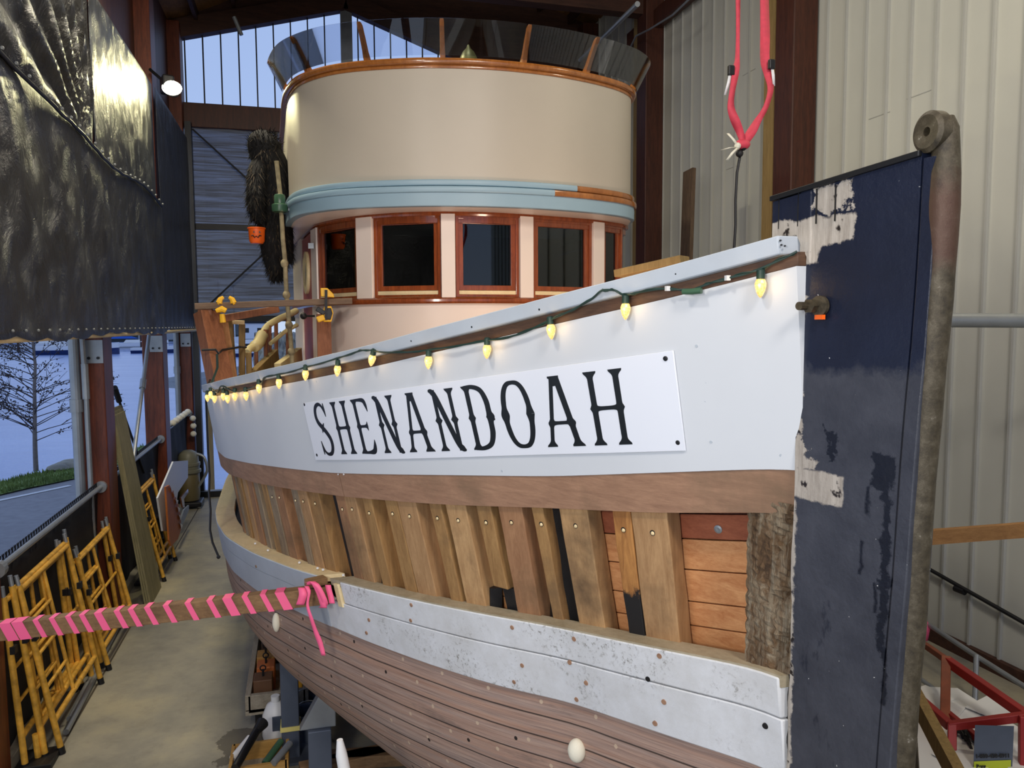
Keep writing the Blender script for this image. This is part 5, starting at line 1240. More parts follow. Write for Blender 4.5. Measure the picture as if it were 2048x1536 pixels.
for x, y, tl, lit in BL:
    p = onrail(x, y, .034)
    if p is None:
        D_ = 5.6; p = at(x, y, D_)
    tn = np.array([(railX(p[1]+.05)-railX(p[1]-.05))/.1, 1, 0]); tn /= np.linalg.norm(tn)
    ax = Vector(V(np.array([0, 0, 1.0])-tn*tl*-1)).normalized()
    P = Vector(V(p)); prof = [(.0015, -.030), (.006, -.025), (.0115, -.014), (.0150, 0), (.0155, .008), (.0125, .017), (.009, .021)]
    pr2 = [(.0095, .019), (.0115, .021), (.0115, .043), (.007, .047), (.003, .038)]
    M_ = ax.to_track_quat('Z', 'Y').to_matrix()
    def lt(pr, n_): return [[P+M_@Vector((r*math.cos(6.2832*j/n_), r*math.sin(6.2832*j/n_), h)) for j in range(n_)] for r, h in pr]
    bb = MB().loft(lt(prof, 12)).build('bulb', MT['bulb'], t, smooth=False)
    MB().loft(lt(pr2, 10)).build('socket', MT['wire'], bb, smooth=True)
    q = min(Q, key=lambda w_: np.linalg.norm(w_-np.array(P+ax*.05))); MB().tube([P+ax*.046, Vector(V(q))], .003, 5).build('socket_wire', MT['wire'], bb)
    l = bpy.data.lights.new('bulb_light', 'POINT'); l.energy = .12; l.color = (1, .62, .22); l.shadow_soft_size = .012
    lo = bpy.data.objects.new('bulb_light', l); COL.objects.link(lo); lo.location = P+Vector((-.014, -.016, .002))
p = onrail(1385, 583, .034); MB().tube([p-np.array([.018, -.024, 0]), p, p+np.array([.016, -.022, .002])], [.008, .0095, .0095], 10).build('empty_socket', MT['green'], t, smooth=True)
for x, y in ((1335, 577), (1455, 556)): MB().box(onrail(x, y, .032), (.012, .012, .014)).build('cable_tag', MT['white'], t)
# black cable hanging down the hull at far left
t = thing('black_hose', 'black cable hanging down past the curved ledge at the far left of the hull', 'cable', loc=at(437, 1115, 5.5))
MB().tube([at(x, y, d) for x, y, d in ((420, 760, 6.1), (413, 775, 5.9), (412, 800, 5.7), (416, 900, 5.5), (419, 950, 5.3), (418, 985, 5.3), (421, 1020, 5.25), (420, 1060, 5.2), (425, 1085, 5.15), (437, 1113, 5.1))], .0075, 8).build('hose', MT['blackp'], t, smooth=True)
MB().ball(at(437, 1114, 5.1), .013, 8, 6).build('hose_end', MT['blackp'], t)

# ------------------------------------------------------------------ barrier pole with flagging tape
pe = hullhit(660, 1187, fn=lambda Y, z: surf(Y, z)-led(Y)+.01); a = at(-190, 1283, 3.95); 
POLE = wood('rough_two_by_four', srgb(106, 78, 52), srgb(152, 118, 80), (2.2, 14, 14), 2, .75, dirt=srgb(80, 56, 40))
dv = (pe-a)/np.linalg.norm(pe-a); side_ = np.cross(dv, [0, 0, 1]); side_ /= np.linalg.norm(side_); upn = np.cross(side_, dv)
if np.dot(side_, CAMP-pe) < 0: side_ = -side_
PH, PW = .088, .07
pole = tag(MB().bar(a, pe, PW, PH).build('barrier_pole', POLE, bevel=.003), 'rough two-by-four barrier pole reaching from the left wall to the hull, wrapped in pink tape', 'pole')
t = thing('flagging_tape', 'bright pink flagging tape spiralling around the barrier pole with a loose tail', 'tape', loc=pe)
Lp = np.linalg.norm(pe-a)
def pole_s(x):  # distance along the pole at a pixel column
    best = min((abs((lambda p: (1024+F*((p-CAMP)@r2)/((p-CAMP)@fwd)))(a+dv*s_)-x), s_) for s_ in np.arange(0, Lp+.2, .004)); return best[1]
for x, w_ in ((-60, .05), (20, .075), (44, .075), (80, .036), (112, .036), (143, .036), (172, .036), (203, .05), (240, .038), (268, .038), (300, .038), (337, .038), (380, .038), (424, .038), (460, .06), (494, .038), (530, .036), (563, .06)):
    s_ = pole_s(x); o1, e = PW/2+.0025, .0025
    def K(ds, sd, h): return a+dv*(s_+ds)+side_*sd+upn*h
    sl = .034; q = [(-w_/2, -o1, PH/2+e), (-w_/2+.012, o1, PH/2+e), (-w_/2+.012+sl, o1, -PH/2-e), (-w_/2+.02+sl, -o1, -PH/2-e)]
    MB().loft([[K(d, b_, h) for d, b_, h in q], [K(d+w_*.78, b_, h) for d, b_, h in q]], closed=True, cap=False).build('tape_wrap', MT['pink'], t, solid=.0008)
def ribbon(pts, wd, nm, mat, par, dirv=None, solid=.0015):
    m = MB(); secs = []
    for i, (p, w_) in enumerate(zip(pts, wd)):
        d = dirv[i] if dirv else r2; d = np.array(d, float); d /= np.linalg.norm(d); p = np.array(p, float); secs.append([tuple(p-d*w_/2), tuple(p+d*w_/2)])
    return m.loft(secs, closed=False, cap=False).build(nm, mat, par, smooth=True, solid=solid)
dp = (pe-CAMP)@fwd-.09
R_ = lambda x, y, k=0: at(x, y, dp-k)
for k, (pts, wd) in enumerate(((crom([tuple(R_(x, y, kk)) for x, y, kk in ((618, 1170, .0), (625, 1163, .02), (636, 1180, .03), (645, 1205, .03), (648, 1216, .02))], 4), [.03]*17), (crom([tuple(R_(x, y, kk)) for x, y, kk in ((613, 1172, .01), (618, 1185, .03), (615, 1210, .03), (622, 1235, .03), (631, 1262, .01), (640, 1285, .0), (647, 1311, .0))], 4), [.022, .022, .02, .02, .016, .014, .012, .012, .014, .015, .016, .016, .018, .018, .019, .02, .022, .024, .026, .026, .026, .024, .024, .022, .02]), (crom([tuple(R_(x, y, .02)) for x, y in ((656, 1170), (658, 1180), (662, 1195), (664, 1207))], 4), [.028]*13), (crom([tuple(R_(x, y, kk)) for x, y, kk in ((604, 1175, 0), (606, 1190, .02), (600, 1210, .01))], 4), [.04]*9), (crom([tuple(R_(x, y, kk)) for x, y, kk in ((615, 1165, 0), (632, 1168, .03), (650, 1205, .03), (643, 1215, .0))], 4), [.03]*13))):
    ribbon(pts, wd[:len(pts)]+[wd[-1]]*(len(pts)-len(wd)), 'tape_tail', MT['pink'], t)
tag(MB().box(R_(632, 1163, -.06), (.10, .06, .035), rz=.4).build('wood_block', POLE, bevel=.003), 'small split wood block wedged on the end of the barrier pole', 'block')
ob = strip('plank_end_patch', MT['ledge'], lambda Y: zM(Y)-.02, lambda Y: zL(Y)-.02, lambda Y: led(Y)+.008, lambda Y: led(Y)-.01, ys=[3.78, 3.79, 3.80, 3.815], both=False)
# foam blobs on the planking
def onhull(x, y):
    # march the ray to the lower hull sections
    r = ray(x, y)
    for tt in np.arange(1.6, 7, .01):
        p = CAMP+r*tt; Y, z = p[1], p[2]
        if Y < 1.8 or z > zW(Y)+.02: continue
        lo, hi = 0.0, 1.0
        zk = sec(Y, 1.0)[2]
        if z < zk: continue
        w_ = (sec(Y, 0)[2]-z)/(sec(Y, 0)[2]-zk); X = sec(Y, min(1, max(0, w_)))[0]
        if p[0] >= X: return np.array([X, Y, z])
    return at(x, y, 3)
for (x, y, rr, sq, lab) in ((557, 1243, .05, (.45, .5, 1.15), 'teardrop of white foam on the planking below the pink tape'), (1158, 1497, .042, (.8, .85, 1.05), 'rounded lump of cream foam on the planking near the bottom')):
    p = onhull(x, y); m = MB(); m.ball(p-np.array([.01, .01, 0]), rr, 16, 12, sq); tag(m.build('foam_lump', MT['foam'], smooth=True), lab, 'foam')

# ------------------------------------------------------------------ lifting strap
t = thing('lifting_strap', 'red webbing lifting strap hanging from the roof in two loops', 'strap', loc=at(1488, 290, 3.6))
DS = 3.6
def cr2(pts, n=6): return crom(pts, n)
L1 = cr2([(1478, -320, 0, .030), (1476, -60, 0, .028), (1476, 40, 0, .018), (1475, 110, .0, .020), (1472, 140, -.01, .032), (1464, 185, -.03, .030), (1462, 215, -.03, .034), (1470, 240, -.02, .042), (1480, 265, 0, .036), (1486, 285, .0, .03)])
L2 = cr2([(1526, -320, .02, .05), (1528, -60, .02, .05), (1530, 60, .02, .045), (1530, 120, .01, .042), (1537, 150, 0, .04), (1541, 180, -.02, .032), (1531, 215, -.02, .026), (1516, 240, 0, .038), (1502, 265, .01, .05), (1490, 286, 0, .04)])
for Q_ in (L1, L2):
    ribbon([at(q[0], q[1], DS+q[2]) for q in Q_], [q[3] for q in Q_], 'webbing', MT['strap'], t, dirv=[r2+fwd*.5*math.sin(i*.25) for i in range(len(Q_))], solid=.006)
for x, y, x1, y1 in ((1462, 140, 1450, 190), (1543, 128, 1548, 172)):
    ribbon([at(x, y, DS-.01), at((x+x1)/2+1, (y+y1)/2, DS-.02), at(x1, y1, DS-.01)], [.012, .014, .01], 'label_tag', MT['white'], t); MB().box(at(x, y+1, DS-.015), (.03, .02, .045)).build('stitched_pad', MT['blackp'], t, bevel=.004)
MB().ball(at(1485, 289, DS-.01), .035, 12, 8, (1.1, .8, .7)).build('gathered_webbing', MT['strap'], t, smooth=True)
t = thing('hanging_rope', 'dark rope tied below the red strap and dropping behind the rail', 'rope', loc=at(1468, 505, DS))
MB().tube([at(x, y, DS) for x, y in ((1484, 292), (1480, 312), (1474, 345), (1471, 400), (1471, 450), (1468, 505), (1467, 540))], .0065, 8).build('rope', MT['darksteel'], t, smooth=True)
for x, y in ((1486, 294), (1479, 307)): MB().ball(at(x, y, DS-.01), .018, 10, 7).build('knot', MT['black_timber'], t, smooth=True)
t = thing('cable_ties', 'pale cable ties splayed around the knot under the red strap', 'ties', loc=at(1478, 293, DS))
for x, y in ((1456, 267), (1444, 300), (1454, 320)): ribbon([at(1477, 294, DS-.03), at((x+1477)/2, (y+294)/2-2, DS-.05), at(x, y, DS-.04)], [.012, .014, .012], 'tie_tail', MT['foam'], t, solid=.003)
MB().ball(at(1475, 292, DS-.03), .016, 8, 6).build('tie_head', MT['foam'], t)
# planks behind the rail
tb('leaning_plank', 'dark rough plank leaning upright behind the rail against the right wall', 'plank', onX(1379, 340, 4.6), (4.35, onX(1379, 340, 4.6)[1]-.25, 0), .24, .05, MT['black_timber'], up=(1, 0, 0))
bpy.data.objects['leaning_plank'].data.materials[0] = wood('weathered_dark_plank', srgb(62, 48, 36), srgb(104, 84, 64), (14, 14, 1.4), 2, .75)
tb('pale_board', 'pale green board lying just above the port rail behind it', 'board', onY(1238, 548, 5.0), onY(1370, 519, 4.6), .14, .05, MT['postpale'])

# ------------------------------------------------------------------ left aisle
def scaffold(y0, y1, xf, h, lean, label, mids=1, grp='yellow scaffold frames leaning on the fence', skew=0):
    t = thing('scaffold_frame', label, 'scaffold', grp, loc=(xf, y0, 0)); r = .0205
    P = lambda y, z, dx=0: (xf-lean*z/h+dx, y+skew*z/h, z)
    for y in (y0, y1):
        MB().tube([P(y, .0), P(y, h+.03)], r, 10).build('upright', MT['yellow'], t, smooth=True)
        MB().tube([P(y, h+.02), P(y, h+.10)], r*.7, 8).build('coupling_pin', MT['steel'], t)
        MB().tube([P(y, 0.0), P(y, .05)], r*1.15, 10).build('foot_collar', MT['darksteel'], t)
        MB().box(P(y, h*.72, .02), (.03, .05, .05)).build('lock_lug', MT['darksteel'], t)
    MB().tube([P(y0, h), P(y1, h)], r*.95, 10).build('top_bar', MT['yellow'], t, smooth=True)
    MB().tube([P(y0, h*.20), P(y1, h*.20)], r*.95, 10).build('bottom_bar', MT['yellow'], t, smooth=True)
    ym = y0+(y1-y0)*.44
    MB().tube([P(ym, h*.2), P(ym, h)], r*.7, 8).build('middle_upright', MT['yellow'], t, smooth=True)
    for k in (.40, .60, .80):
        MB().tube([P(y0, h*k), P(ym, h*k)], r*.6, 8).build('rung', MT['yellow'], t, smooth=True)
    if mids > 1:
        MB().tube([P(ym, h*.55), P(y1, h*.55)], r*.6, 8).build('rung', MT['yellow'], t, smooth=True)
    return t
for k, (ya, yb, xf, h, ln, lb_) in enumerate(((5.66, 6.72, -1.66, 1.16, .20, 'yellow scaffold frame, outermost of the nearest leaning stack'), (5.60, 6.78, -1.74, 1.18, .14, 'yellow scaffold frame, second in the nearest leaning stack'), (5.74, 6.66, -1.79, 1.12, .10, 'yellow scaffold frame, third in the nearest leaning stack'), (5.50, 6.62, -1.83, 1.14, .07, 'yellow scaffold frame, innermost of the nearest stack against the fence'),
        (6.98, 8.02, -1.66, .96, .20, 'yellow scaffold frame, outermost of the second leaning stack'), (7.04, 8.06, -1.73, .97, .14, 'yellow scaffold frame, second in the second leaning stack'), (6.92, 7.98, -1.79, .95, .10, 'yellow scaffold frame, innermost of the second stack'))):
    scaffold(ya, yb, xf, h, ln, lb_, 1+k % 2)
scaffold(9.30, 10.10, -1.60, 1.02, .22, 'tall yellow scaffold frame beyond the leaning plywood sheets, front one', 1)
scaffold(9.36, 10.22, -1.68, 1.04, .16, 'tall yellow scaffold frame beyond the leaning plywood sheets, rear one', 1)
t = thing('screw_jack', 'dark steel base plate with a jack at the foot of the nearest scaffold stack', 'base', loc=(-1.8, 5.55, 0))
MB().box((-1.78, 5.58, .02), (.22, .24, .04)).build('plate', MT['darksteel'], t, bevel=.005); MB().tube([(-1.78, 5.58, .04), (-1.79, 5.58, .2)], .02).build('screw', MT['yellow'], t)
for k, (y, l) in enumerate(((5.9, 1.0), (6.1, .9), (7.1, .9))):
    tag(MB().tube([(-1.70-.03*k, y, .03), (-1.73-.03*k, y+l, .035)], .022, 8).build('steel_tube', MT['steel']), ['grey tube lying on the kerb under the nearest scaffold stack', 'grey tube lying behind the first one by the fence', 'grey tube lying under the second scaffold stack'][k], 'tube')
PLY = wood('olive_plywood', srgb(108, 102, 70), srgb(150, 140, 102), (9, 9, 1.3), 1.6, .7)
for k in range(3):
    t_ = MB().loft([[(-1.60-k*.022, 8.5, 0), (-1.60-k*.022, 9.10+.02*k, 0), (-1.618-k*.022, 9.10+.02*k, 0), (-1.618-k*.022, 8.5, 0)], [(-1.86-k*.02, 8.48, 2.0+.03*k), (-1.86-k*.02, 8.95+.02*k, 2.0+.03*k), (-1.878-k*.02, 8.95+.02*k, 2.0+.03*k), (-1.878-k*.02, 8.48, 2.0+.03*k)]])
    tag(t_.build('plywood_sheet', PLY), ['front sheet of olive plywood leaning behind the nearest post', 'middle sheet of olive plywood in the leaning stack', 'rear sheet of olive plywood against the wall'][k], 'plywood', 'leaning plywood sheets')
t = thing('hand_truck', 'black hand truck with two wheels at the foot of the plywood sheets', 'cart', loc=onZ(302, 1172, 0))
wp = onZ(300, 1172, 0)
for dy in (0, .22): 
    MB().lathe((wp[0]-.02, wp[1]+dy, .115), [(.03, -.025), (.11, -.025), (.115, 0), (.11, .025), (.03, .025)], 20, 'x').build('wheel', MT['blackp'], t, smooth=True)
    MB().lathe((wp[0]-.02, wp[1]+dy, .115), [(.002, -.03), (.03, -.03), (.03, .03), (.002, .03)], 12, 'x').build('hub', MT['steel'], t)
MB().tube([(wp[0], wp[1]-.03, .115), (wp[0], wp[1]+.25, .115)], .012).build('axle', MT['darksteel'], t); MB().box((wp[0]-.06, wp[1]+.11, .03), (.2, .24, .02)).build('toe_plate', MT['darksteel'], t)
# cut-out panels
def panelpx(name, label, cat, pts, Y, mat, th=.02, grp=None):
    P = [onX(x, y, Y) for x, y in pts]; P2 = [p+np.array([-th, 0, 0]) for p in P]
    return tag(MB().loft([P, P2]).build(name, mat), label, cat, grp)
panelpx('cutout_panel', 'pale angular board leaning beside the orange half disc', 'board', [(316, 996), (347, 923), (376, 921), (376, 955), (356, 985), (345, 1062), (326, 1062)], -1.62, MT['white'])
panelpx('half_disc', 'orange brown half-disc panel leaning with its curved edge to the right', 'board', [(332, 974), (339, 970), (347, 982), (356, 1005), (362, 1035), (362, 1060), (356, 1078), (343, 1092), (339, 1080)], -1.55, wood('orange_brown_panel', srgb(170, 92, 36), srgb(200, 116, 54), (4, 4, 4), 2, .5))
t = thing('toothed_strip', 'white toothed strip along the curved edge of the orange half disc', 'strip', loc=onX(352, 1085, -1.53))
for x, y in ((343, 979), (349, 990), (353, 1003), (357, 1019), (360, 1035), (362, 1052)):
    MB().loft([[onX(x-2, y-6, -1.53), onX(x+4, y-2, -1.53), onX(x+1, y+6, -1.53)], [onX(x-2, y-6, -1.54), onX(x+4, y-2, -1.54), onX(x+1, y+6, -1.54)]]).build('tooth', MT['white'], t)
panelpx('floor_board', 'grey board lying edge up along the kerb beyond the half disc', 'board', [(360, 1062), (378, 1020), (378, 1010), (368, 1020), (362, 1040)], -1.60, MT['steel'])
panelpx('plastic_bracket', 'pinkish curved bracket among the leaning boards', 'bracket', [(362, 995), (376, 978), (377, 985), (368, 998), (370, 1015), (366, 1015)], -1.66, MT['varn'])
t = thing('wall_clutter', 'dark folded cart of tools standing below the pale angular board', 'cart', loc=onZ(330, 1105, 0))
cp = onZ(326, 1112, 0)
MB().box(cp+np.array([-.08, .1, .25]), (.18, .2, .5)).build('body', MT['blackp'], t, bevel=.02); MB().box(cp+np.array([.0, .0, .12]), (.1, .12, .24)).build('box', MT['darksteel'], t, bevel=.01)
MB().tube([cp+np.array([-.02, 0, .24]), cp+np.array([-.04, .1, .62])], .012).build('handle', MT['steel'], t)
vp = onZ(380, 1014, 0); t = thing('shop_vacuum', 'grey-lidded shop vacuum on a dark wheeled base near the end wall', 'vacuum', loc=vp)
MB().lathe(vp+np.array([0, 0, .12]), [(.02, 0), (.15, 0), (.165, .1), (.165, .42), (.15, .44), (.02, .44)], 20).build('drum', paint('olive_drum', srgb(112, 100, 66), .5), t, smooth=True)
MB().lathe(vp+np.array([0, 0, .55]), [(.02, 0), (.17, 0), (.19, .02), (.19, .06), (.165, .07), (.17, .12), (.18, .13), (.18, .17), (.16, .18), (.155, .26), (.13, .33), (.07, .37), (.02, .375)], 20).build('lid', paint('olive_grey_plastic', srgb(126, 124, 104), .45), t, smooth=True)
MB().box(vp+np.array([0, 0, .07]), (.4, .4, .08)).build('dolly', MT['blackp'], t, bevel=.02)
for a_, b_ in ((-.16, -.16), (.16, -.16), (-.16, .16), (.16, .16)): MB().ball(vp+np.array([a_, b_, .035]), .035, 8, 6).build('caster', MT['steel'], t)
MB().tube(crom([tuple(vp+np.array(q)) for q in ((.12, 0, .86), (.24, -.02, .8), (.28, -.04, .6), (.22, -.04, .45), (.12, -.06, .3))], 5), .022, 8).build('hose', MT['steel'], t, smooth=True)
tag(MB().box(onZ(422, 988, .05), (.5, .06, .1)).build('floor_bar', MT['blackp']), 'black bar lying across the aisle floor at the far end', 'bar')

# ------------------------------------------------------------------ under the hull
tp = onZ(492, 1462, 0.0); tx, ty = tp[0], tp[1]; GREYW = wood('grey_board', srgb(128, 118, 100), srgb(170, 160, 140), (10, 1.4, 10), 2, .75)
t = thing('timber_tray', 'long grey wooden tray of loading blocks on the floor under the bilge', 'tray', loc=(tx+.2, ty, 0))
MB().box((tx+.22, ty+.72, .13), (.44, 1.44, .04)).build('base', GREYW, t)
for dx in (.02, .42): MB().box((tx+dx, ty+.72, .2), (.04, 1.44, .12)).build('side_board', GREYW, t, bevel=.004)
for dy in (.02, 1.42): MB().box((tx+.22, ty+dy, .19), (.40, .04, .13)).build('end_board', GREYW, t, bevel=.004)
for dy in (.12, 1.3): MB().box((tx+.24, ty+dy, .055), (.36, .09, .11)).build('skid', MT['blackp'], t)
BC = [('brown', srgb(104, 70, 42)), ('orange', srgb(190, 104, 48)), ('tan', srgb(176, 128, 60)), ('yellow', srgb(220, 160, 40)), ('dark', srgb(70, 50, 36))]
for k, (dx, dy, ci) in enumerate(((.12, .14, 0), (.13, .36, 1), (.12, .55, 2), (.33, .32, 3), (.32, .62, 3), (.32, .9, 4), (.14, .82, 4))):
    t = thing('loading_block', '%s block with an eye bolt standing in the tray, %s' % (BC[ci][0], ['front left', 'second on the left', 'third on the left', 'front right', 'behind the front right one', 'far right', 'far left'][k]), 'block', 'loading blocks in the tray', loc=(tx+dx, ty+dy, .15))
    MB().box((tx+dx, ty+dy, .24), (.13, .15, .18)).build('body', paint('block_'+BC[ci][0], BC[ci][1], .6, .15, 10), t, bevel=.006)
    MB().tube([(tx+dx, ty+dy, .33), (tx+dx, ty+dy, .38)], .008).build('bolt', MT['darksteel'], t)
    MB().tube([(tx+dx+.02*math.cos(a), ty+dy, .39+.02*math.sin(a)) for a in [6.2832*q/10 for q in range(11)]], .005, 6).build('eye', MT['darksteel'], t)
tag(MB().loft([[(tx+.15, ty+.75, .36), (tx+.3, ty+.75, .36), (tx+.3, ty+.75, .40), (tx+.15, ty+.75, .40)], [(tx+.28, ty+1.5, .42), (tx+.42, ty+1.5, .42), (tx+.42, ty+1.5, .46), (tx+.28, ty+1.5, .46)]]).build('white_board', MT['white']), 'whitish board lying on the blocks at the back of the tray', 'board')
tag(MB().ball((tx+.16, ty+.98, .40), .12, 12, 8, (1, 1.1, .7)).build('plastic_bag', MT['glass'], smooth=True), 'crumpled clear plastic bag on the tray', 'bag')
tag(MB().ball((tx+.15, ty+1.42, .34), .13, 9, 6, (1, 1, .8)).build('rag', paint('grey_rag', srgb(110, 106, 100), .9, .3, 8, bmp=.8)), 'grey rag heaped at the far end of the tray', 'rag')
def stand(px, py, w_, ztop, mat, name, label):
    p = onZ(px, py, 0); t = thing(name, label, 'stand', loc=p)
    MB().box((p[0], p[1], ztop/2), (w_, w_, ztop)).build('column', mat, t, bevel=.006); MB().box((p[0], p[1], .01), (w_*2.2, w_*2.2, .02)).build('foot_plate', mat, t)
    return t, p
t, p = stand(583, 1512, .115, .86, MT['bluesteel'], 'boat_stand', 'blue grey square steel post propping the bilge beside the tray')
sp_ = plain('strap_cream', srgb(220, 205, 120), .6); MB().box((p[0], p[1], .22), (.13, .13, .03)).build('band', sp_, t)
t, p = stand(642, 1580, .14, .42, MT['bluesteel'], 'boat_stand', 'short grey stand with a triangular gusset at the bottom edge')
MB().loft([[(p[0]-.12, p[1]-.04, .42), (p[0]+.10, p[1]-.04, .42), (p[0]+.10, p[1]-.04, .80)], [(p[0]-.12, p[1]+.04, .42), (p[0]+.10, p[1]+.04, .42), (p[0]+.10, p[1]+.04, .80)]]).build('gusset', MT['steel'], t, bevel=.006)
jp = onZ(553, 1476, 0); t = thing('jug', 'white plastic jug with a printed cap standing beside the steel post', 'jug', loc=jp)
MB().lathe(jp, [(.01, 0), (.085, .0), (.095, .03), (.09, .18), (.06, .25), (.03, .27), (.03, .31), (.01, .31)], 18).build('body', MT['white'], t, smooth=True); MB().box(jp+np.array([.02, -.09, .15]), (.08, .01, .1)).build('label_patch', MT['bluesteel'], t)
for k, (x, y) in enumerate(((618, 1478), (614, 1452))):
    q = onZ(x, y, 0); t = thing('bucket', 'blue grey plastic bucket behind the steel post, %s' % ['front one', 'rear one'][k], 'bucket', 'buckets under the hull', loc=q)
    MB().lathe(q, [(.01, 0), (.085, 0), (.105, .2), (.11, .2), (.11, .215), (.095, .21), (.08, .02), (.01, .02)], 18).build('pail', MT['bluesteel'], t, smooth=True)
    MB().tube([q+np.array([.1*math.cos(a), 0, .2+.08*math.sin(a)]) for a in [math.pi*k2/8 for k2 in range(9)]], .004, 6).build('handle', MT['steel'], t)
cp = onZ(520, 1560, 0); t = thing('tool_crate', 'open yellow edged wooden crate full of tools at the bottom edge', 'crate', loc=cp)
YW = wood('yellow_pine', srgb(150, 110, 52), srgb(190, 148, 80), (1.6, 10, 10), 2, .6)
cx, cy = cp[0], cp[1]+.05
MB().box((cx, cy, .03), (.34, .30, .03)).build('bottom', GREYW, t)
for dx in (-.17, .17): MB().box((cx+dx, cy, .09), (.02, .30, .13)).build('side_board', YW, t)
for dy in (-.14, .14): MB().box((cx, cy+dy, .09), (.34, .02, .13)).build('end_board', YW, t)
t = thing('flashlight', 'black flashlight lying across the tool crate', 'flashlight', loc=(cx-.05, cy-.05, .24))
MB().tube([(cx-.13, cy-.22, .20), (cx-.02, cy+.06, .27)], .026, 12).build('barrel', MT['blackp'], t, smooth=True); MB().tube([(cx-.02, cy+.06, .27), (cx+.015, cy+.13, .285)], [.026, .042], 12).build('head', MT['darksteel'], t, smooth=True)
for k, (dx, dy, c_) in enumerate(((.08, .04, 'green'), (-.12, .1, 'white'), (.14, -.08, 'steel'))):
    tag(MB().tube([(cx+dx-.05, cy+dy-.08, .10+.03*k), (cx+dx+.05, cy+dy+.06, .16+.02*k)], .022, 10).build('hand_tool', MT[c_], smooth=True), '%s tool handle poking out of the crate' % {'green': 'green', 'white': 'white', 'steel': 'grey steel'}[c_], 'tool')
for k, (x, y, l) in enumerate(((600, 1545, .7), (650, 1520, .6))):
    q = onZ(x, y, .08); tag(MB().bar(q, q+np.array([l, .1-.2*k, .0]), .12, .08).build('timber_offcut', POLE, bevel=.004), ['brown timber offcut lying right of the crate', 'brown timber offcut lying beyond the gusset stand'][k], 'timber')
a_ = onhull(690, 1478); tag(MB().tube([a_+np.array([-.02, 0, 0]), a_+np.array([-.015, .0, -.06]), a_+np.array([-.0, 0, -.16]), a_+np.array([.02, 0, -.3])], [.012, .022, .024, .02], 10).build('foam_roll', MT['white'], smooth=True), 'white foam roll hanging under the hull edge at the bottom', 'foam')
# keel blocks and hull props so that the boat stands on something
for k, y in enumerate((2.4, 4.4, 6.6, 9.0, 11.5)): tag(MB().box((XC, y, .11), (.5, .3, .22)).build('keel_block', POLE, bevel=.005), 'heavy timber keel block under the boat, %s from the bow' % ['first', 'second', 'third', 'fourth', 'fifth'][k], 'block', 'keel blocks')

# ------------------------------------------------------------------ right side
tag(MB().tube([at(1850, 640, 4.9), at(2150, 642, 4.9)], .046, 16).build('rail_pipe', MT['steel'], smooth=True), 'thick grey pipe crossing level behind the stem at eye height', 'pipe')
tag(MB().bar(at(1835, 1076, 4.7), at(2150, 1052, 4.7), .04, .088).build('wooden_batten', wood('golden_batten', srgb(130, 90, 48), srgb(166, 122, 72), (2, 14, 14), 2, .6)), 'golden brown batten crossing behind the stem below the grey pipe', 'batten')
q0, q1 = onX(1840, 1128, XR-.05), onX(2120, 1286, XR-.05)
t = thing('wall_conduit', 'dark conduit pipe running along the right wall low behind the stem', 'conduit', loc=q0); MB().tube([q0, q1], .018).build('pipe', MT['darksteel'], t)
c_ = onX(1920, 1180, XR-.05); MB().tube([c_-np.array([0, .05, 0]), c_+np.array([0, .05, 0])], .03).build('coupling', MT['darksteel'], t)
st(MB().box((XR-.02, 3.6, .06), (.05, 21.6, .12)).build('baseboard_right', MT['beam']))
t = thing('scissor_lift', 'red lift with rusted rails and a paper-strewn white deck at lower right', 'lift', loc=onZ(1960, 1500, 0))
Z0 = .42
dk = [onZ(1828, 1372, Z0), onZ(1915, 1376, Z0), onZ(2140, 1520, Z0), onZ(2180, 1700, Z0), onZ(1850, 1700, Z0)]
MB().loft([[(p[0], p[1], Z0) for p in dk], [(p[0], p[1], Z0-.05) for p in dk]]).build('deck', MT['white'], t)
dk2 = [((p[0]-3.55)*.92+3.55, (p[1]-3.2)*.92+3.2, 0) for p in dk]
MB().loft([[(p[0], p[1], Z0-.06) for p in dk2], [(p[0], p[1], .06) for p in dk2]]).build('base', MT['red'], t)
def pb(x0, y0, d0, x1, y1, d1, w_, mat, nm): return MB().bar(at(x0, y0, d0), at(x1, y1, d1), w_, w_*1.15).build(nm, mat, t, bevel=.004)
pb(1838, 1282, 5.6, 1893, 1320, 5.1, .035, MT['rustred'], 'rail'); pb(1892, 1320, 5.08, 2110, 1472, 4.2, .05, MT['red'], 'rail')
pb(1892, 1316, 5.08, 1890, 1440, 4.8, .055, MT['rustred'], 'post'); pb(1832, 1392, 4.9, 1900, 1452, 4.5, .045, MT['red'], 'rail')
pb(1898, 1452, 4.45, 2120, 1424, 4.3, .04, MT['red'], 'rail'); pb(1893, 1425, 4.85, 1965, 1485, 4.45, .035, MT['red'], 'rail'); pb(1904, 1448, 4.45, 1904, 1500, 4.4, .045, MT['red'], 'post')
pb(2046, 1432, 4.32, 2046, 1560, 4.3, .04, MT['red'], 'post')
def pg(x0, y0, d0, x1, y1, d1, r): return MB().tube([at(x0, y0, d0), at(x1, y1, d1)], r, 10).build('grey_rail', MT['steel'], gt)
gt = thing('grey_railing', 'thin grey steel railing between the red lift and the right wall', 'railing', loc=at(1950, 1430, 5.8))
pg(1840, 1238, 6.6, 1954, 1313, 5.9, .02); pg(1954, 1313, 5.9, 2110, 1412, 5.2, .02); pg(1953, 1310, 5.88, 1949, 1432, 5.7, .02); pg(1832, 1352, 6.3, 1950, 1436, 5.65, .018); pg(2100, 1410, 5.2, 2098, 1540, 5.1, .02)
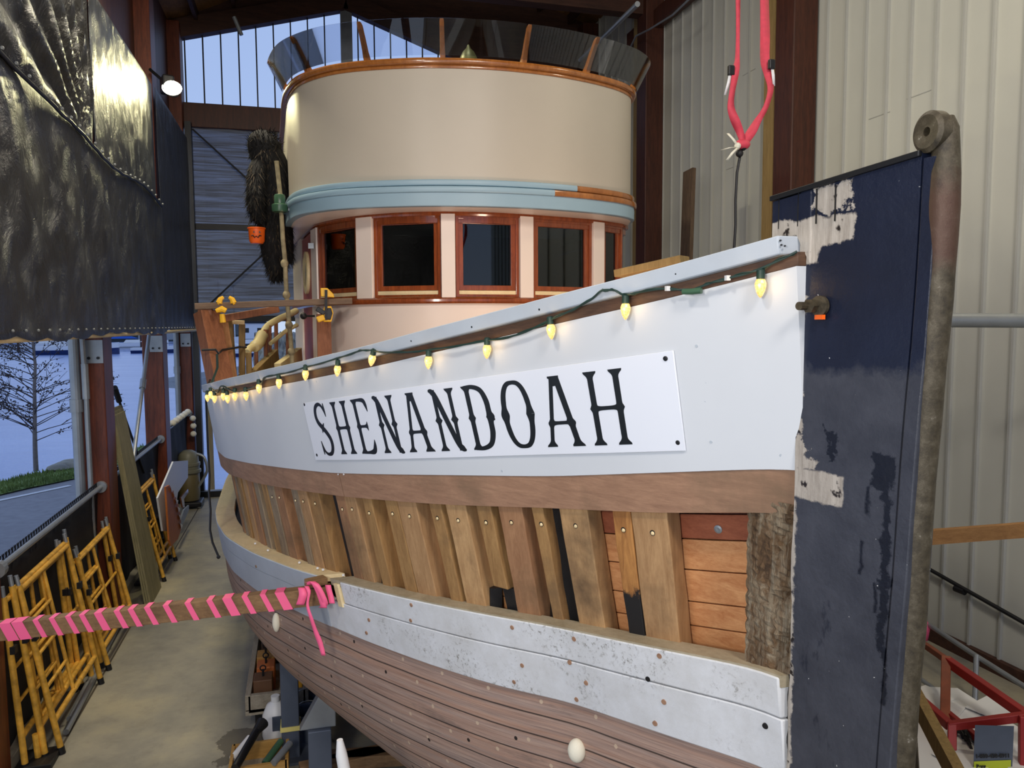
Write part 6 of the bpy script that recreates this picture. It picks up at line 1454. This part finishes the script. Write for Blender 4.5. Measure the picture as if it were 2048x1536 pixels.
for k, (x, y, a_) in enumerate(((1852, 1395, .2), (1880, 1420, .5), (1925, 1480, .3), (1935, 1520, .1), (2036, 1520, .4), (1990, 1420, .3))):
    q = onZ(x, y, Z0); tag(MB().box((q[0], q[1], Z0+.004+.002*k), (.30, .22, .004), rz=a_).build('paper_sheet', MT['white']), 'white paper sheet lying on the lift deck, %s' % ['farthest left', 'second from the left', 'below the red rail', 'lowest left', 'right of the placard', 'under the grey railing'][k], 'paper', 'papers on the lift deck')
m = MB(); rnd = random.Random(2); q = onZ(1930, 1482, Z0)
for k in range(9): m.tube([q+np.array([rnd.uniform(-.1, .1), rnd.uniform(-.1, .1), .01]), q+np.array([rnd.uniform(-.05, .05), rnd.uniform(-.05, .05), .06]), q+np.array([rnd.uniform(-.1, .1), rnd.uniform(-.1, .1), .012])], .009, 5)
tag(m.build('black_gloves', MT['blackp'], smooth=True), 'crumpled pair of black gloves on the papers', 'gloves')
tag(MB().bar(at(1826, 1385, 4.2), at(1918, 1560, 3.5), .05, .10).build('slanting_plank', OLIVEW), 'olive plank slanting down beside the stem over the red lift', 'plank')
tag(MB().ball(at(1893, 1412, 5.0), .03, 8, 6, (.8, .8, 1.5)).build('spray_can', MT['ledge'], smooth=True), 'small tan canister standing beside the rusted lift post', 'can')
# placard with numbers
sg = thing('placard', 'grey placard with a phone number and a yellow-green label hung on the red lift', 'sign', loc=at(1988, 1500, 4.6))
DP = 4.28
def pq(x, y, d=0): return at(x, y, DP-d)
MB().loft([[pq(1950, 1450), pq(2028, 1452), pq(2022, 1600), pq(1944, 1600)], [pq(1950, 1450, .004), pq(2028, 1452, .004), pq(2022, 1600, .004), pq(1944, 1600, .004)]]).build('panel', MT['bluesteel'], sg)
MB().loft([[pq(1948, 1523, .006), pq(2022, 1520, .006), pq(2020, 1600, .006), pq(1946, 1600, .006)], [pq(1948, 1523, .008), pq(2022, 1520, .008), pq(2020, 1600, .008), pq(1946, 1600, .008)]]).build('yellow_label', plain('lime_label', srgb(186, 196, 40), .5), sg)
def text(s_, px, py, hpx, nm, mat, par, d=.012):
    c = bpy.data.curves.new(nm, 'FONT'); c.body = s_; c.size = hpx/F*DP*1.4; c.extrude = .0008; c.offset = .0012
    o_ = bpy.data.objects.new(nm, c); COL.objects.link(o_); 
    bpy.context.view_layer.update(); dg = bpy.context.evaluated_depsgraph_get(); me = bpy.data.meshes.new_from_object(o_.evaluated_get(dg)); bpy.data.objects.remove(o_)
    ob = bpy.data.objects.new(nm, me); COL.objects.link(ob); me.materials.clear(); me.materials.append(mat)
    P = Vector(V(pq(px, py, d))); X_ = (Vector(V(pq(px+10, py-.2, d)))-P).normalized(); Yv = Vector(V(pq(px, py-10, d)))-P; Z_ = X_.cross(Yv).normalized(); Y_ = Z_.cross(X_)
    Mx = Matrix((X_, Y_, Z_)).transposed().to_4x4(); Mx.translation = P
    me.transform(Mx); ob.parent = par; return ob
text('1-800-438-8911', 1951, 1516, 7.6, 'phone_number', MT['blackp'], sg); text('Berg', 1953, 1536, 7, 'label_text', MT['blackp'], sg, .014)
ribbon([at(1851, 1240, 6.48), at(1855, 1258, 6.46), at(1853, 1282, 6.48)], [.03, .045, .02], 'pink_ribbon', MT['pink'], None); tag(bpy.data.objects['pink_ribbon'], 'short pink ribbon tail tied to the grey railing just right of the stem', 'ribbon')

settle_all()
for o in list(COL.objects):   # every countable part without children of its own keeps only its geometry
    if o.parent is not None and 'label' in o and o['label'] is None: del o['label']
